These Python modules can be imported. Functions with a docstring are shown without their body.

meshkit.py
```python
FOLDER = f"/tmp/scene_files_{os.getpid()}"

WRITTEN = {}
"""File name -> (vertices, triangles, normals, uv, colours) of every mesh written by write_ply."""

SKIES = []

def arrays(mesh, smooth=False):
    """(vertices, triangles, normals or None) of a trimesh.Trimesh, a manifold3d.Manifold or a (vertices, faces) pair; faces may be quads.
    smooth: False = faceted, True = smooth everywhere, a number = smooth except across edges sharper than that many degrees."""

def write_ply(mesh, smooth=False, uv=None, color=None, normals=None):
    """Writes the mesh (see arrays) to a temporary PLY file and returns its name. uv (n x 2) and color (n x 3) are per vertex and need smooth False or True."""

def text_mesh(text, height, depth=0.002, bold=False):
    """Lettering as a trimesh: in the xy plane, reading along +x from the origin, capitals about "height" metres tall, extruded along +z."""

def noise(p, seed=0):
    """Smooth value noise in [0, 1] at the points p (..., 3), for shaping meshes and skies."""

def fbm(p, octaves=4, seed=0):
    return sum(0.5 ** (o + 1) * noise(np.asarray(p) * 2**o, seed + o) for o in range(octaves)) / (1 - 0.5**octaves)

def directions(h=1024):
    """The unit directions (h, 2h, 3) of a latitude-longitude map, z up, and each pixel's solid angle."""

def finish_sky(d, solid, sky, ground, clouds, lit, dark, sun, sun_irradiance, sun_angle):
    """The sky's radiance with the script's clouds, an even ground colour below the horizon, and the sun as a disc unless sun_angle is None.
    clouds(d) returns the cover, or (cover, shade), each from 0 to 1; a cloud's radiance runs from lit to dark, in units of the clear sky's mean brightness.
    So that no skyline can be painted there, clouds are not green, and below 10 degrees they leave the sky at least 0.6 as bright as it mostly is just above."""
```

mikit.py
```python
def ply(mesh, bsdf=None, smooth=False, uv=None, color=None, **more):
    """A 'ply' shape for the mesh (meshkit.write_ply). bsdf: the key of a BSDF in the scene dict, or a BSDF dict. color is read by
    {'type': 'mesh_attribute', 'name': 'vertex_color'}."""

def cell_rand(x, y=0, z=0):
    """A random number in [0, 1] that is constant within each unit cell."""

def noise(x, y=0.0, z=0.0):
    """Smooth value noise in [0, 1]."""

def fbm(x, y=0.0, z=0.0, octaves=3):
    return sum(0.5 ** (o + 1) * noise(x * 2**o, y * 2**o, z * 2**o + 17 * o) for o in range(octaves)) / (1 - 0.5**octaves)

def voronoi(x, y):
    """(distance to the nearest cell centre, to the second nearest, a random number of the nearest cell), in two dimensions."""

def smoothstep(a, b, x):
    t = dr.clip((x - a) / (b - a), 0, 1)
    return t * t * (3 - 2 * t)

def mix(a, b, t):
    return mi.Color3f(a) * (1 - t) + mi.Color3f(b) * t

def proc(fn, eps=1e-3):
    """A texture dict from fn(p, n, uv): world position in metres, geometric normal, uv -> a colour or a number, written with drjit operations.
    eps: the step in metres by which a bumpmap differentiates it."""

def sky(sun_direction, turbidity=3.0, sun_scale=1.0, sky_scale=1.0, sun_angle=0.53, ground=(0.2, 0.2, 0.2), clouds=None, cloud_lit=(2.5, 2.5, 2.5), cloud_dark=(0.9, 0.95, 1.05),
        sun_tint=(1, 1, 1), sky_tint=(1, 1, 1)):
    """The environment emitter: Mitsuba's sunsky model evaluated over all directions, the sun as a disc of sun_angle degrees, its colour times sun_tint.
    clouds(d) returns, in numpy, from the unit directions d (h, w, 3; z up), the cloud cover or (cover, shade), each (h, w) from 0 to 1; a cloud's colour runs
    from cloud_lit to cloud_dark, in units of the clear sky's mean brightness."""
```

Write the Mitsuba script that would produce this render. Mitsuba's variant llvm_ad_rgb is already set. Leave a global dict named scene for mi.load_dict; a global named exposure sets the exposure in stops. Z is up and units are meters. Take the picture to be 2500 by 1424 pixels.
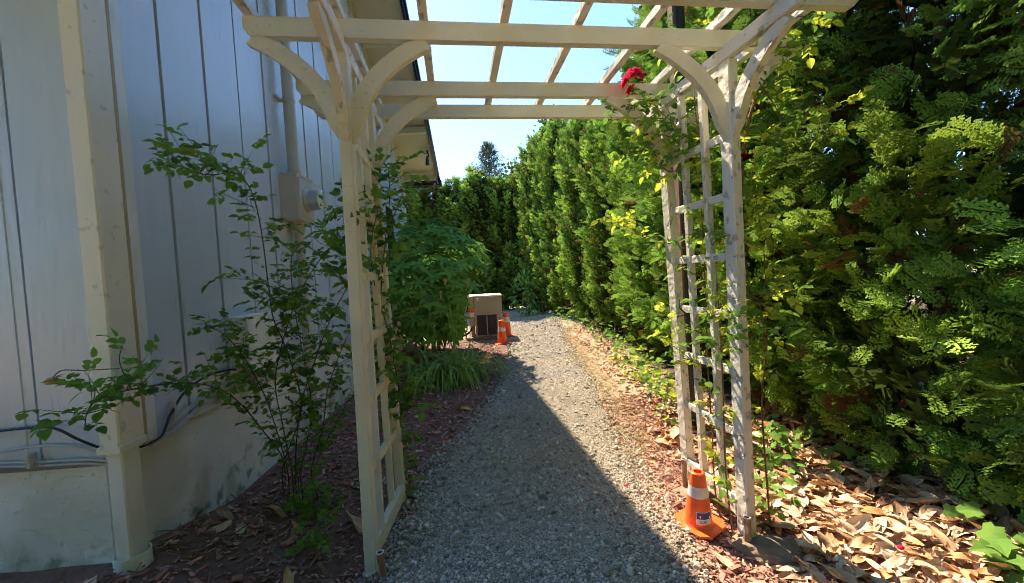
import math, random
import numpy as np, trimesh, drjit as dr
import mitsuba as mi
import mikit, meshkit
from mikit import proc, noise, fbm, voronoi, cell_rand, smoothstep, mix

T = mi.ScalarTransform4f
scene, labels = {}, {}
exposure = 4.2

# ---------------------------------------------------------------- camera, sun and sky
CAM_H = 1.38
scene['camera'] = {
    'type': 'perspective', 'fov': 2 * math.degrees(math.atan(1250 / 1020)), 'fov_axis': 'x',
    'near_clip': 0.05, 'far_clip': 500.0,
    'to_world': T().look_at(origin=[0, 0, CAM_H], target=[0.14, 0.989, CAM_H - 0.041], up=[0.0598, 0.0325, 0.9977]),
}
SUN = np.array([-0.27, 0.85, 1.0])
scene['sky'] = mikit.sky(SUN.tolist(), turbidity=2.3, sun_scale=0.52, sky_scale=0.62, sky_tint=(0.86, 0.97, 1.10), sun_angle=0.7, ground=(0.2, 0.19, 0.17))

# ---------------------------------------------------------------- bookkeeping
USED = {}
def numbered(key):
    n = USED[key] = USED.get(key, -1) + 1
    return key if n == 0 else '%s_%03d' % (key, n)

def tag(key, label, cat, group=None):
    labels[key] = {'label': label, 'category': cat}
    if group: labels[key]['group'] = group
    return key

def thing(name, label, cat, group=None):
    return tag(numbered(name), label, cat, group)

def put(name, shape, parent=None, to_world=None, bsdf=None):
    key = numbered(name if parent is None else parent + '__' + name)
    d = dict(shape)
    if to_world is not None: d['to_world'] = to_world
    if bsdf is not None: d['bsdf'] = {'type': 'ref', 'id': bsdf}
    scene[key] = d
    return key

def part(name, mesh, bsdf, parent=None, smooth=False, color=None):
    return put(name, mikit.ply(mesh, bsdf, smooth=smooth, color=color), parent)

def struct(name, mesh, bsdf, smooth=False, color=None, kind='structure', label=None, cat=None):
    k = part(name, mesh, bsdf, None, smooth, color)
    labels[k] = {'kind': kind}
    if label: labels[k]['label'] = label
    if cat: labels[k]['category'] = cat
    return k

def rng(seed): return np.random.default_rng(seed)

def mat4(R, t, s=1.0):
    M = np.eye(4); M[:3, :3] = np.asarray(R) * s; M[:3, 3] = t
    return T(M.tolist())

def frame(fwd, up):
    """Columns x, y, z: y along fwd, z near up."""
    y = np.asarray(fwd, float); y = y / np.linalg.norm(y)
    x = np.cross(y, up); n = np.linalg.norm(x)
    x = np.cross(y, [1, 0, 0.3]) if n < 1e-6 else x
    x = x / np.linalg.norm(x)
    return np.stack([x, y, np.cross(x, y)], 1)

def rodr(axis, a):
    axis = np.asarray(axis, float) / np.linalg.norm(axis)
    K = np.array([[0, -axis[2], axis[1]], [axis[2], 0, -axis[0]], [-axis[1], axis[0], 0]])
    return np.eye(3) + math.sin(a) * K + (1 - math.cos(a)) * K @ K

# house frame: s runs along the side wall away from the camera, n points from the house to the path
PHI = math.radians(4.8)
HT = np.array([math.sin(PHI), math.cos(PHI), 0.0]); HN = np.array([math.cos(PHI), -math.sin(PHI), 0.0])
HR = np.stack([HT, HN, [0, 0, 1.0]], 1)
def hw(s, n, z): return HT * s + HN * n + np.array([0, 0, z])
def hmesh(m):
    """A mesh modelled in (s, n, z) taken to the world."""
    m = m.copy(); m.vertices = m.vertices @ HR.T
    m.invert() if np.linalg.det(HR) < 0 else None
    return m

# ---------------------------------------------------------------- mesh helpers
def cat(ms): return trimesh.util.concatenate(ms)

def box(lo, hi, ch=0.0):
    lo, hi = np.minimum(lo, hi).astype(float), np.maximum(lo, hi).astype(float)
    c, h = (lo + hi) / 2, (hi - lo) / 2
    if ch <= 0:
        return trimesh.creation.box(2 * h, trimesh.transformations.translation_matrix(c))
    ch = min(ch, h.min() * 0.45)
    pts = []
    for sx in (-1, 1):
        for sy in (-1, 1):
            for sz in (-1, 1):
                s = np.array([sx, sy, sz])
                for k in range(3):
                    q = h - ch; q[k] = h[k]; pts.append(c + s * q)
    return trimesh.convex.convex_hull(np.array(pts))

def beam(p0, p1, w, h, up=(0, 0, 1), ch=0.004, seed=0, wob=0.0):
    """A squared timber from p0 to p1; w across, h along up; softened long edges, slight bow."""
    p0, p1 = np.asarray(p0, float), np.asarray(p1, float)
    F = frame(p1 - p0, up); L = np.linalg.norm(p1 - p0)
    a, b = w / 2, h / 2
    sec = np.array([[-a, -b + ch], [-a + ch, -b], [a - ch, -b], [a, -b + ch], [a, b - ch], [a - ch, b], [-a + ch, b], [-a, b - ch]])
    n = max(2, int(L / 0.12)) if wob else 2
    r = rng(seed + 77); ph = r.uniform(0, 6.28, 2)
    V, Fc = [], []
    for i in range(n):
        t = i / (n - 1)
        o = np.array([math.sin(t * 3.1 + ph[0]), math.sin(t * 4.3 + ph[1])]) * wob
        for q in sec:
            qq = q + o + (r.normal(0, wob * 0.25, 2) if wob else 0)
            V.append(p0 + F @ np.array([qq[0], t * L, qq[1]]))
    for i in range(n - 1):
        for k in range(8):
            A, B = i * 8 + k, i * 8 + (k + 1) % 8
            Fc += [[A, A + 8, B], [B, A + 8, B + 8]]
    for k in range(1, 7):
        Fc.append([0, k, k + 1]); o = (n - 1) * 8; Fc.append([o, o + k + 1, o + k])
    m = trimesh.Trimesh(np.array(V), np.array(Fc), process=False)
    if m.volume < 0: m.invert()
    return m

def smooth_line(pts, n):
    """Catmull-Rom through the points, n samples per span."""
    P = np.asarray(pts, float); P = np.vstack([2 * P[0] - P[1], P, 2 * P[-1] - P[-2]])
    out = []
    for i in range(1, len(P) - 2):
        for t in np.arange(n) / n:
            out.append(0.5 * (2 * P[i] + (P[i + 1] - P[i - 1]) * t + (2 * P[i - 1] - 5 * P[i] + 4 * P[i + 1] - P[i + 2]) * t * t + (3 * P[i] - P[i - 1] - 3 * P[i + 1] + P[i + 2]) * t ** 3))
    out.append(P[-2]); return np.array(out)

def tube(pts, r, sides=6, cap=True):
    P = np.asarray(pts, float); n = len(P)
    r = np.broadcast_to(np.asarray(r, float), (n,))
    tan = np.gradient(P, axis=0); tan /= np.linalg.norm(tan, axis=1, keepdims=True) + 1e-12
    u = np.cross(tan[0], [0.31, 0.2, 0.93]); u /= np.linalg.norm(u)
    ang = np.arange(sides) * 2 * math.pi / sides
    V = []
    for i in range(n):
        u = u - tan[i] * (u @ tan[i]); u /= np.linalg.norm(u); v = np.cross(tan[i], u)
        V.append(P[i] + r[i] * (np.cos(ang)[:, None] * u + np.sin(ang)[:, None] * v))
    V = np.vstack(V); F = []
    for i in range(n - 1):
        for k in range(sides):
            a, b = i * sides + k, i * sides + (k + 1) % sides
            F += [[a, b, a + sides], [b, b + sides, a + sides]]
    if cap:
        V = np.vstack([V, P[0], P[-1]])
        for k in range(sides):
            F.append([len(V) - 2, (k + 1) % sides, k]); o = (n - 1) * sides
            F.append([len(V) - 1, o + k, o + (k + 1) % sides])
    return trimesh.Trimesh(V, np.array(F), process=False)

def prism(poly, fn0, fn1):
    """Extrudes a 2-D outline between two maps from 2-D to the world; the outline may be concave."""
    from shapely.geometry import Polygon
    v, f = trimesh.creation.triangulate_polygon(Polygon(poly), engine='earcut')
    n = len(v); A, B = np.array([fn0(*q) for q in v]), np.array([fn1(*q) for q in v])
    F = [list(t) for t in f] + [[t[0] + n, t[2] + n, t[1] + n] for t in f]
    V = [A, B]; base = 2 * n
    P0, P1 = np.array([fn0(*q) for q in poly]), np.array([fn1(*q) for q in poly]); m = len(poly)
    V += [P0, P1]
    for k in range(m):
        a, b = base + k, base + (k + 1) % m
        F += [[a, b, a + m], [b, b + m, a + m]]
    me = trimesh.Trimesh(np.vstack(V), np.array(F), process=False)
    me.merge_vertices(); trimesh.repair.fix_normals(me)
    return me

def lathe(profile, c=(0, 0, 0), sides=28):
    m = trimesh.creation.revolve(np.asarray(profile, float), sections=sides)
    m.apply_translation(c); return m

# ---------------------------------------------------------------- terrain
def sstep(a, b, x):
    t = np.clip((np.asarray(x, float) - a) / (b - a), 0, 1); return t * t * (3 - 2 * t)

def gz(x, y):
    x, y = np.asarray(x, float), np.asarray(y, float)
    s, n = HT[0] * x + HT[1] * y, HN[0] * x + HN[1] * y
    d = n + 1.65
    z = 0.17 * sstep(1.0, 0.0, d) * sstep(2.75, 1.9, s) + 0.06 * sstep(0.9, 0.0, d) * sstep(9.5, 8.5, s)
    z = z - 0.11 * sstep(0.55, 1.5, x) * sstep(5.0, 2.6, y) + 0.10 * sstep(1.9, 3.0, x) * sstep(14, 12, y)
    p = np.stack([x * 1.7, y * 1.7, 0 * x], -1); q = np.stack([x * 7, y * 7, 0 * x], -1)
    near = sstep(25, 14, np.abs(y)) * sstep(12, 6, np.abs(x))
    return z + near * (0.03 * (meshkit.fbm(p, 3, 5) - 0.5) + 0.012 * (meshkit.noise(q, 9) - 0.5))
PY = [-3, 0, 1.65, 2.05, 2.5, 2.95, 3.6, 4.55, 5.4, 6.1, 7.3, 8.2, 9.2, 11, 12.2, 13.2]
PL = [-1.2, -0.9, -0.55, -0.42, -0.36, -0.30, 0.02, 0.30, 0.50, 0.68, 0.93, 1.05, 1.1, 1.2, 1.0, 0.6]
PR = [0.9, 0.92, 1.02, 1.12, 1.22, 1.32, 1.47, 1.62, 1.74, 1.86, 2.08, 2.25, 2.5, 2.75, 2.75, 2.5]
def path_l(y): return np.interp(y, PY, PL)
def path_r(y): return np.interp(y, PY, PR)
# ---------------------------------------------------------------- materials
def rgb(*c): return {'type': 'rgb', 'value': list(c)}
def principled(name, color, rough=0.6, bump=None, bscale=0.002, eps=1e-3, two=True, **more):
    d = {'type': 'principled', 'base_color': color if isinstance(color, dict) else rgb(*color), 'roughness': rough, **more}
    if bump is not None: d = {'type': 'bumpmap', 'arbitrary': proc(bump, eps), 'scale': bscale, 'nested': d}
    scene[name] = {'type': 'twosided', 'nested': d} if two else d
def leafy(name, color, trans=0.8, rough=0.5, spec=0.5):
    scene[name] = {'type': 'principledthin', 'base_color': color if isinstance(color, dict) else rgb(*color), 'roughness': rough, 'diff_trans': trans, 'eta': 1.4}
VC = {'type': 'mesh_attribute', 'name': 'vertex_color'}

def paint_color(base, wood, dirt):
    def fn(p, n, uv):
        big = fbm(p.x * 3, p.y * 3, p.z * 3)
        worn = smoothstep(0.52, 0.66, fbm(p.x * 5, p.y * 5, p.z * 5))
        chip = smoothstep(0.68, 0.73, fbm(p.x * 60, p.y * 60, p.z * 60, 3)) * worn
        spots = smoothstep(0.88, 0.92, noise(p.x * 90, p.y * 90, p.z * 90))
        c = mix(base, dirt, 0.75 * smoothstep(0.45, 0.75, big))
        return mix(c, wood, dr.maximum(chip * 0.5, spots * 0.25))
    return fn
def paint_bump(p, n, uv):
    return fbm(p.x * 70, p.y * 70, p.z * 55, 3) + 0.5 * noise(p.x * 18, p.y * 18, p.z * 18)
principled('m_paint', proc(paint_color((0.62, 0.60, 0.475), (0.38, 0.34, 0.27), (0.53, 0.51, 0.40))), 0.55, paint_bump, 0.0022)
def worn_color(p, n, uv):
    crack = smoothstep(0.62, 0.70, fbm(p.x * 45, p.y * 22, p.z * 22, 3))
    return mix(mix((0.66, 0.63, 0.545), (0.57, 0.54, 0.445), fbm(p.x * 4, p.y * 4, p.z * 4)), (0.17, 0.155, 0.135), crack * 0.55)
def worn_bump(p, n, uv):
    return fbm(p.x * 55, p.y * 28, p.z * 28, 4) - 0.5 * smoothstep(0.62, 0.70, fbm(p.x * 45, p.y * 22, p.z * 22, 3))
principled('m_paint_worn', proc(worn_color), 0.55, worn_bump, 0.008)

def sn(p): return p.x * float(HT[0]) + p.y * float(HT[1]), p.x * float(HN[0]) + p.y * float(HN[1])
def siding_color(p, n, uv):
    s, m = sn(p)
    g = fbm((s + m) * 55, 0.0, p.z * 2.2, 3)
    check = smoothstep(0.86, 0.92, noise((s + m) * 190, 3.0, p.z * 9 + 7 * noise((s + m) * 30))) * smoothstep(0.58, 0.74, fbm((s + m) * 3.1, 1.0, p.z * 2.3))
    stain = smoothstep(0.5, 0.75, fbm((s + m) * 4, 7.0, p.z * 1.1))
    c = mix((0.47, 0.53, 0.60), (0.51, 0.565, 0.63), g)
    c = mix(c, (0.42, 0.46, 0.50), stain * 0.35)
    return mix(c, (0.14, 0.14, 0.15), check * 0.45)
def siding_bump(p, n, uv):
    s, m = sn(p)
    return fbm((s + m) * 70, 0.0, p.z * 5, 3) - 0.5 * smoothstep(0.83, 0.88, noise((s + m) * 170, 3.0, p.z * 13))
principled('m_siding', proc(siding_color), 0.28, siding_bump, 0.0006, specular=0.9)
principled('m_groove', (0.22, 0.21, 0.2), 0.8)
def found_color(p, n, uv):
    s, m = sn(p)
    a = fbm((s + m) * 2.2, 4.0, p.z * 2.2, 4); b = fbm((s + m) * 9, 1.0, p.z * 7, 3)
    pit = smoothstep(0.86, 0.9, noise((s + m) * 130, 5.0, p.z * 110))
    rust = smoothstep(0.62, 0.75, fbm((s + m) * 3.5, 9.0, p.z * 1.4))
    c = mix((0.72, 0.70, 0.63), (0.80, 0.78, 0.71), b)
    c = mix(c, (0.54, 0.51, 0.40), smoothstep(0.46, 0.72, a) * 0.6)
    c = mix(c, (0.36, 0.26, 0.15), rust * 0.5)
    c = mix(c, (0.08, 0.10, 0.055), smoothstep(0.52, 0.80, fbm((s + m) * 17, 2.0, p.z * 13, 4)) * 0.7 * smoothstep(0.45, 0.18, p.z))
    return mix(c, (0.16, 0.16, 0.14), pit * 0.4 * smoothstep(0.45, 0.6, fbm((s + m) * 5, 8.0, p.z * 5)))
def found_bump(p, n, uv):
    s, m = sn(p)
    return fbm((s + m) * 40, 1.0, p.z * 40, 4) - smoothstep(0.84, 0.9, noise((s + m) * 130, 5.0, p.z * 50))
principled('m_foundation', proc(found_color), 0.8, found_bump, 0.004)
def trim_color(p, n, uv):
    s, m = sn(p)
    k = smoothstep(0.72, 0.78, fbm((s + m) * 30, 3.0, p.z * 26, 3))
    return mix(mix((0.80, 0.76, 0.62), (0.72, 0.68, 0.55), fbm((s + m) * 12, 2.0, p.z * 1.2)), (0.34, 0.30, 0.22), k * 0.35)
principled('m_trim', proc(trim_color), 0.4, paint_bump, 0.0012)
principled('m_spout', proc(lambda p, n, uv: mix((0.76, 0.75, 0.68), (0.66, 0.65, 0.57), smoothstep(0.4, 0.7, fbm(p.x * 9, p.y * 9, p.z * 3)))), 0.35, paint_bump, 0.0008)
principled('m_soffit', proc(lambda p, n, uv: mix((0.506, 0.473, 0.352), (0.44, 0.407, 0.297), fbm(p.x * 5, p.y * 2, p.z * 2))), 0.55, paint_bump, 0.001)
principled('m_gutter', (0.012, 0.016, 0.035), 0.22, metallic=0.3, specular=0.7)
principled('m_shingle', proc(lambda p, n, uv: mix((0.08, 0.08, 0.085), (0.14, 0.13, 0.12), noise(p.x * 40, p.y * 40, p.z * 40))), 0.9)
principled('m_metal', proc(lambda p, n, uv: mix((0.51, 0.495, 0.435), (0.405, 0.39, 0.33), fbm(p.x * 8, p.y * 8, p.z * 6))), 0.45, specular=0.5)
principled('m_steel', (0.52, 0.53, 0.54), 0.3, metallic=0.9)
principled('m_meter_face', proc(lambda p, n, uv: mix((0.55, 0.62, 0.45), (0.42, 0.55, 0.30), noise(p.x * 30, p.y * 30, p.z * 30))), 0.5)
scene['m_glass'] = {'type': 'thindielectric', 'int_ior': 1.5}
principled('m_black', (0.012, 0.012, 0.014), 0.4)
principled('m_navy_post', proc(lambda p, n, uv: mix((0.02, 0.024, 0.035), (0.035, 0.035, 0.045), noise(p.x * 40, p.y * 40, p.z * 6))), 0.45)
principled('m_cable', proc(lambda p, n, uv: mix((0.56, 0.532, 0.462), (0.364, 0.336, 0.28), fbm(p.x * 14, p.y * 14, p.z * 14))), 0.5)
principled('m_blue', (0.01, 0.04, 0.35), 0.4)
principled('m_white', (0.72, 0.72, 0.70), 0.5)
def rust_color(p, n, uv):
    return mix(mix((0.30, 0.20, 0.12), (0.20, 0.12, 0.07), fbm(p.x * 40, p.y * 40, p.z * 25)), (0.42, 0.38, 0.32), smoothstep(0.6, 0.75, noise(p.x * 50, p.y * 50, p.z * 20)))
principled('m_rust', proc(rust_color), 0.7)
def stone_color(p, n, uv):
    c = mix((0.16, 0.115, 0.075), (0.30, 0.235, 0.165), fbm(p.x * 18, p.y * 18, p.z * 18))
    return mix(c, (0.16, 0.15, 0.04), smoothstep(0.58, 0.72, fbm(p.x * 11, p.y * 11, p.z * 11 + 5)) * 0.6)
principled('m_stone', proc(stone_color), 0.9, lambda p, n, uv: fbm(p.x * 45, p.y * 45, p.z * 45, 4), 0.012)
principled('m_orange', proc(lambda p, n, uv: mix((0.86, 0.132, 0.0216), (0.72, 0.102, 0.0192), smoothstep(0.45, 0.7, fbm(p.x * 13, p.y * 13, p.z * 13)))), 0.38, specular=0.5)
principled('m_band', proc(lambda p, n, uv: mix((0.75, 0.65, 0.625), (0.575, 0.5, 0.475), noise(p.x * 60, p.y * 60, p.z * 30))), 0.35)
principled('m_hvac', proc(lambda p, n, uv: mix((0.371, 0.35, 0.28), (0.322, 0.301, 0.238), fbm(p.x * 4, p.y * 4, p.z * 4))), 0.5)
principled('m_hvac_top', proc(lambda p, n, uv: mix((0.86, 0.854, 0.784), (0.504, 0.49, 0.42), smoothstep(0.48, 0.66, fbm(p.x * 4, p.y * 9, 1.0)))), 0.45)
principled('m_grille', (0.035, 0.037, 0.035), 0.5)
principled('m_bark', proc(lambda p, n, uv: mix((0.12, 0.065, 0.04), (0.23, 0.15, 0.10), fbm(p.x * 40, p.y * 40, p.z * 6))), 0.9, lambda p, n, uv: fbm(p.x * 50, p.y * 50, p.z * 8), 0.01)
principled('m_cane', proc(lambda p, n, uv: mix((0.055, 0.075, 0.025), (0.10, 0.065, 0.03), fbm(p.x * 9, p.y * 9, p.z * 9))), 0.55)
principled('m_cane_brown', proc(lambda p, n, uv: mix((0.13, 0.07, 0.035), (0.20, 0.13, 0.08), fbm(p.x * 30, p.y * 30, p.z * 12))), 0.8)
principled('m_dry_stalk', (0.438, 0.3, 0.15), 0.8)
leafy('m_cedar', VC, 0.7, 0.4)
leafy('m_far_leaf', VC, 0.6, 0.6)
leafy('m_rose_dark', proc(lambda p, n, uv: mix((0.0675, 0.155, 0.0405), (0.108, 0.223, 0.054), noise(p.x * 9, p.y * 9, p.z * 9))), 0.7, 0.42)
leafy('m_rose_mid', proc(lambda p, n, uv: mix((0.135, 0.27, 0.0473), (0.203, 0.351, 0.0607), noise(p.x * 9, p.y * 9, p.z * 9))), 0.85, 0.42)
leafy('m_rose_lime', proc(lambda p, n, uv: mix((0.378, 0.513, 0.054), (0.513, 0.567, 0.0675), noise(p.x * 9, p.y * 9, p.z * 9))), 1.0, 0.42)
leafy('m_rhodo', proc(lambda p, n, uv: mix((0.135, 0.297, 0.0675), (0.23, 0.432, 0.0945), noise(p.x * 6, p.y * 6, p.z * 6))), 0.4, 0.24)
leafy('m_rhodo_sunlit', (0.459, 0.54, 0.0945), 0.9, 0.35)  # sunlight on the right-hand leaves painted in as yellow-green
leafy('m_blade', proc(lambda p, n, uv: mix((0.264, 0.444, 0.108), (0.384, 0.552, 0.168), noise(p.x * 14, p.y * 14, p.z * 3))), 0.7, 0.4)
leafy('m_ivy', proc(lambda p, n, uv: mix((0.117, 0.247, 0.052), (0.208, 0.364, 0.078), noise(p.x * 12, p.y * 12, p.z * 12))), 0.6, 0.4)
leafy('m_petal', proc(lambda p, n, uv: mix((0.78, 0.05, 0.15), (0.60, 0.025, 0.08), noise(p.x * 60, p.y * 60, p.z * 60))), 0.8, 0.5)
leafy('m_petal_dark', (0.16, 0.008, 0.015), 0.6, 0.5)
leafy('m_petal_pale', (0.62, 0.38, 0.22), 0.8, 0.5)
def dry(a, b):
    def fn(p, n, uv):
        vein = smoothstep(0.82, 1.0, dr.abs(dr.sin(uv.y * 60 + dr.abs(uv.x - 0.5) * 40))) * 0.25
        mid = smoothstep(0.06, 0.0, dr.abs(uv.x - 0.5)) * 0.5
        c = mix(a, b, fbm(p.x * 30, p.y * 30, p.z * 30))
        return mix(c, (0.62, 0.50, 0.34), dr.maximum(vein, mid))
    return fn
DRY = ['m_dry_tan', 'm_dry_pale', 'm_dry_orange', 'm_dry_brown']
for nm, a, b in (('m_dry_tan', (0.575, 0.362, 0.194), (0.45, 0.263, 0.125)), ('m_dry_pale', (0.688, 0.512, 0.356), (0.562, 0.4, 0.256)),
                 ('m_dry_orange', (0.575, 0.275, 0.0875), (0.425, 0.175, 0.05)), ('m_dry_brown', (0.375, 0.213, 0.106), (0.263, 0.144, 0.0688)),
                 ('m_dry_yellow', (0.7, 0.425, 0.1), (0.575, 0.3, 0.0625))):
    principled(nm, proc(dry(a, b)), 0.6)
principled('m_vc', VC, 0.85)
principled('m_vc_stone', VC, 0.7)

def soil_color(p, n, uv):
    s, m = sn(p)
    e = fbm(p.x * 3, p.y * 3, 0.0) * 0.5
    c = mix((0.13, 0.075, 0.055), (0.22, 0.125, 0.095), fbm(p.x * 25, p.y * 25, 0.0, 4))
    tan = mix((0.325, 0.234, 0.15), (0.429, 0.338, 0.227), fbm(p.x * 18, p.y * 18, 3.0, 4))
    red = mix((0.286, 0.143, 0.104), (0.39, 0.221, 0.156), fbm(p.x * 30, p.y * 30, 3.0, 4))
    right = smoothstep(0.75, 1.0, p.x - 0.16 * p.y * smoothstep(3.0, 6.0, p.y) + e * 0.4)
    c = mix(c, mix(tan, red, smoothstep(4.2, 3.2, p.y) * smoothstep(2.0, 1.8, p.x)), right)
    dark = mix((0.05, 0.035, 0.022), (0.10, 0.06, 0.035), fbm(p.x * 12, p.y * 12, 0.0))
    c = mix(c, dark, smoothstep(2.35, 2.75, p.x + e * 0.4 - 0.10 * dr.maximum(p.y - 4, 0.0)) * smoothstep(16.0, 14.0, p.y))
    lawn = mix((0.288, 0.24, 0.156), (0.384, 0.336, 0.228), fbm(p.x * 5, p.y * 5, 1.0, 4))
    c = mix(c, lawn, smoothstep(9.2, 9.8, p.y + e))
    return mix(c, mix((0.40, 0.31, 0.19), (0.48, 0.39, 0.25), fbm(p.x * 3, p.y * 3, 2.0, 4)), smoothstep(-0.9, -1.6, p.y + e))  # unseen ground behind the viewpoint, tan to bounce warm light
principled('m_soil', proc(soil_color), 0.95, lambda p, n, uv: fbm(p.x * 38, p.y * 38, 0.0, 4), 0.02)
def gravel_color(p, n, uv):
    d, d2, w = voronoi(p.x * 55 + 0.3 * noise(p.x * 20, p.y * 20), p.y * 55)
    warm = smoothstep(0.40, 0.62, fbm(p.x * 1.3, p.y * 1.3, 2.0) + 0.07 * p.x)
    stone = mix(mix((0.29, 0.265, 0.22), (0.48, 0.445, 0.375), w), mix((0.33, 0.275, 0.20), (0.50, 0.43, 0.32), w), warm * 0.7)
    fines = mix((0.25, 0.215, 0.16), (0.38, 0.335, 0.255), fbm(p.x * 60, p.y * 60, 1.0, 3))
    return mix(mix((0.028, 0.025, 0.021), stone, smoothstep(0.0, 0.16, d2 - d)), fines, smoothstep(0.50, 0.66, fbm(p.x * 2.6, p.y * 1.6, 4.0, 3)) * 0.55)  # near-black gaps put contact shade between stones into the colour
def gravel_bump(p, n, uv):
    d, d2, w = voronoi(p.x * 55 + 0.3 * noise(p.x * 20, p.y * 20), p.y * 55)
    return smoothstep(0.0, 0.35, d2 - d) + 0.5 * w
principled('m_gravel', proc(gravel_color), 0.9, gravel_bump, 0.008)
principled('m_road', proc(lambda p, n, uv: mix((0.30, 0.29, 0.30), (0.36, 0.35, 0.36), fbm(p.x * 3, p.y * 3, 0.0))), 0.9)
# ---------------------------------------------------------------- setting: ground, path, road
def grid_sheet(xs, ys, dz=0.0):
    X, Y = np.meshgrid(xs, ys, indexing='ij'); Z = gz(X, Y) + dz
    n, m = X.shape; i = np.arange(n * m).reshape(n, m)
    F = np.stack([i[:-1, :-1], i[1:, :-1], i[1:, 1:], i[:-1, 1:]], -1).reshape(-1, 4)
    F = np.vstack([F[:, [0, 1, 2]], F[:, [0, 2, 3]]])
    return trimesh.Trimesh(np.stack([X, Y, Z], -1).reshape(-1, 3), F, process=False)
far = [140, 70, 35, 20, 12, 8]
xs = np.concatenate([-np.array(far), np.arange(-6, 6.01, 0.07), np.array(far[::-1])])
ys = np.concatenate([-np.array(far), np.arange(-6, -0.5, 0.4), np.arange(-0.5, 15.01, 0.07), np.array([17, 20, 26, 40, 80, 180])])
struct('ground', grid_sheet(xs, ys), 'm_soil', smooth=True)
pv, pf = [], []
yy = np.arange(-3, 13.21, 0.06); K = 22
for i, y in enumerate(yy):
    jl, jr = 0.07 * (meshkit.noise(np.array([y * 3, 1, 0.0]), 3) - 0.5), 0.10 * (meshkit.noise(np.array([y * 2.5, 5, 0.0]), 4) - 0.5)
    x = np.linspace(path_l(y) + jl, path_r(y) + jr, K)
    t = np.linspace(0, 1, K)
    z = gz(x, np.full(K, y)) + 0.006 + 0.012 * np.minimum(1, np.minimum(t, 1 - t) * 8) - 0.012 * (np.minimum(t, 1 - t) == 0)
    pv += list(np.stack([x, np.full(K, y), z], 1))
    if i:
        for k in range(K - 1):
            a = (i - 1) * K + k; pf += [[a, a + 1, a + K], [a + 1, a + K + 1, a + K]]
struct('gravel_path', trimesh.Trimesh(np.array(pv), np.array(pf), process=False), 'm_gravel', smooth=True)
struct('road', box([5.4, -20, 0.02], [12.5, 60, 0.06]), 'm_road')

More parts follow.
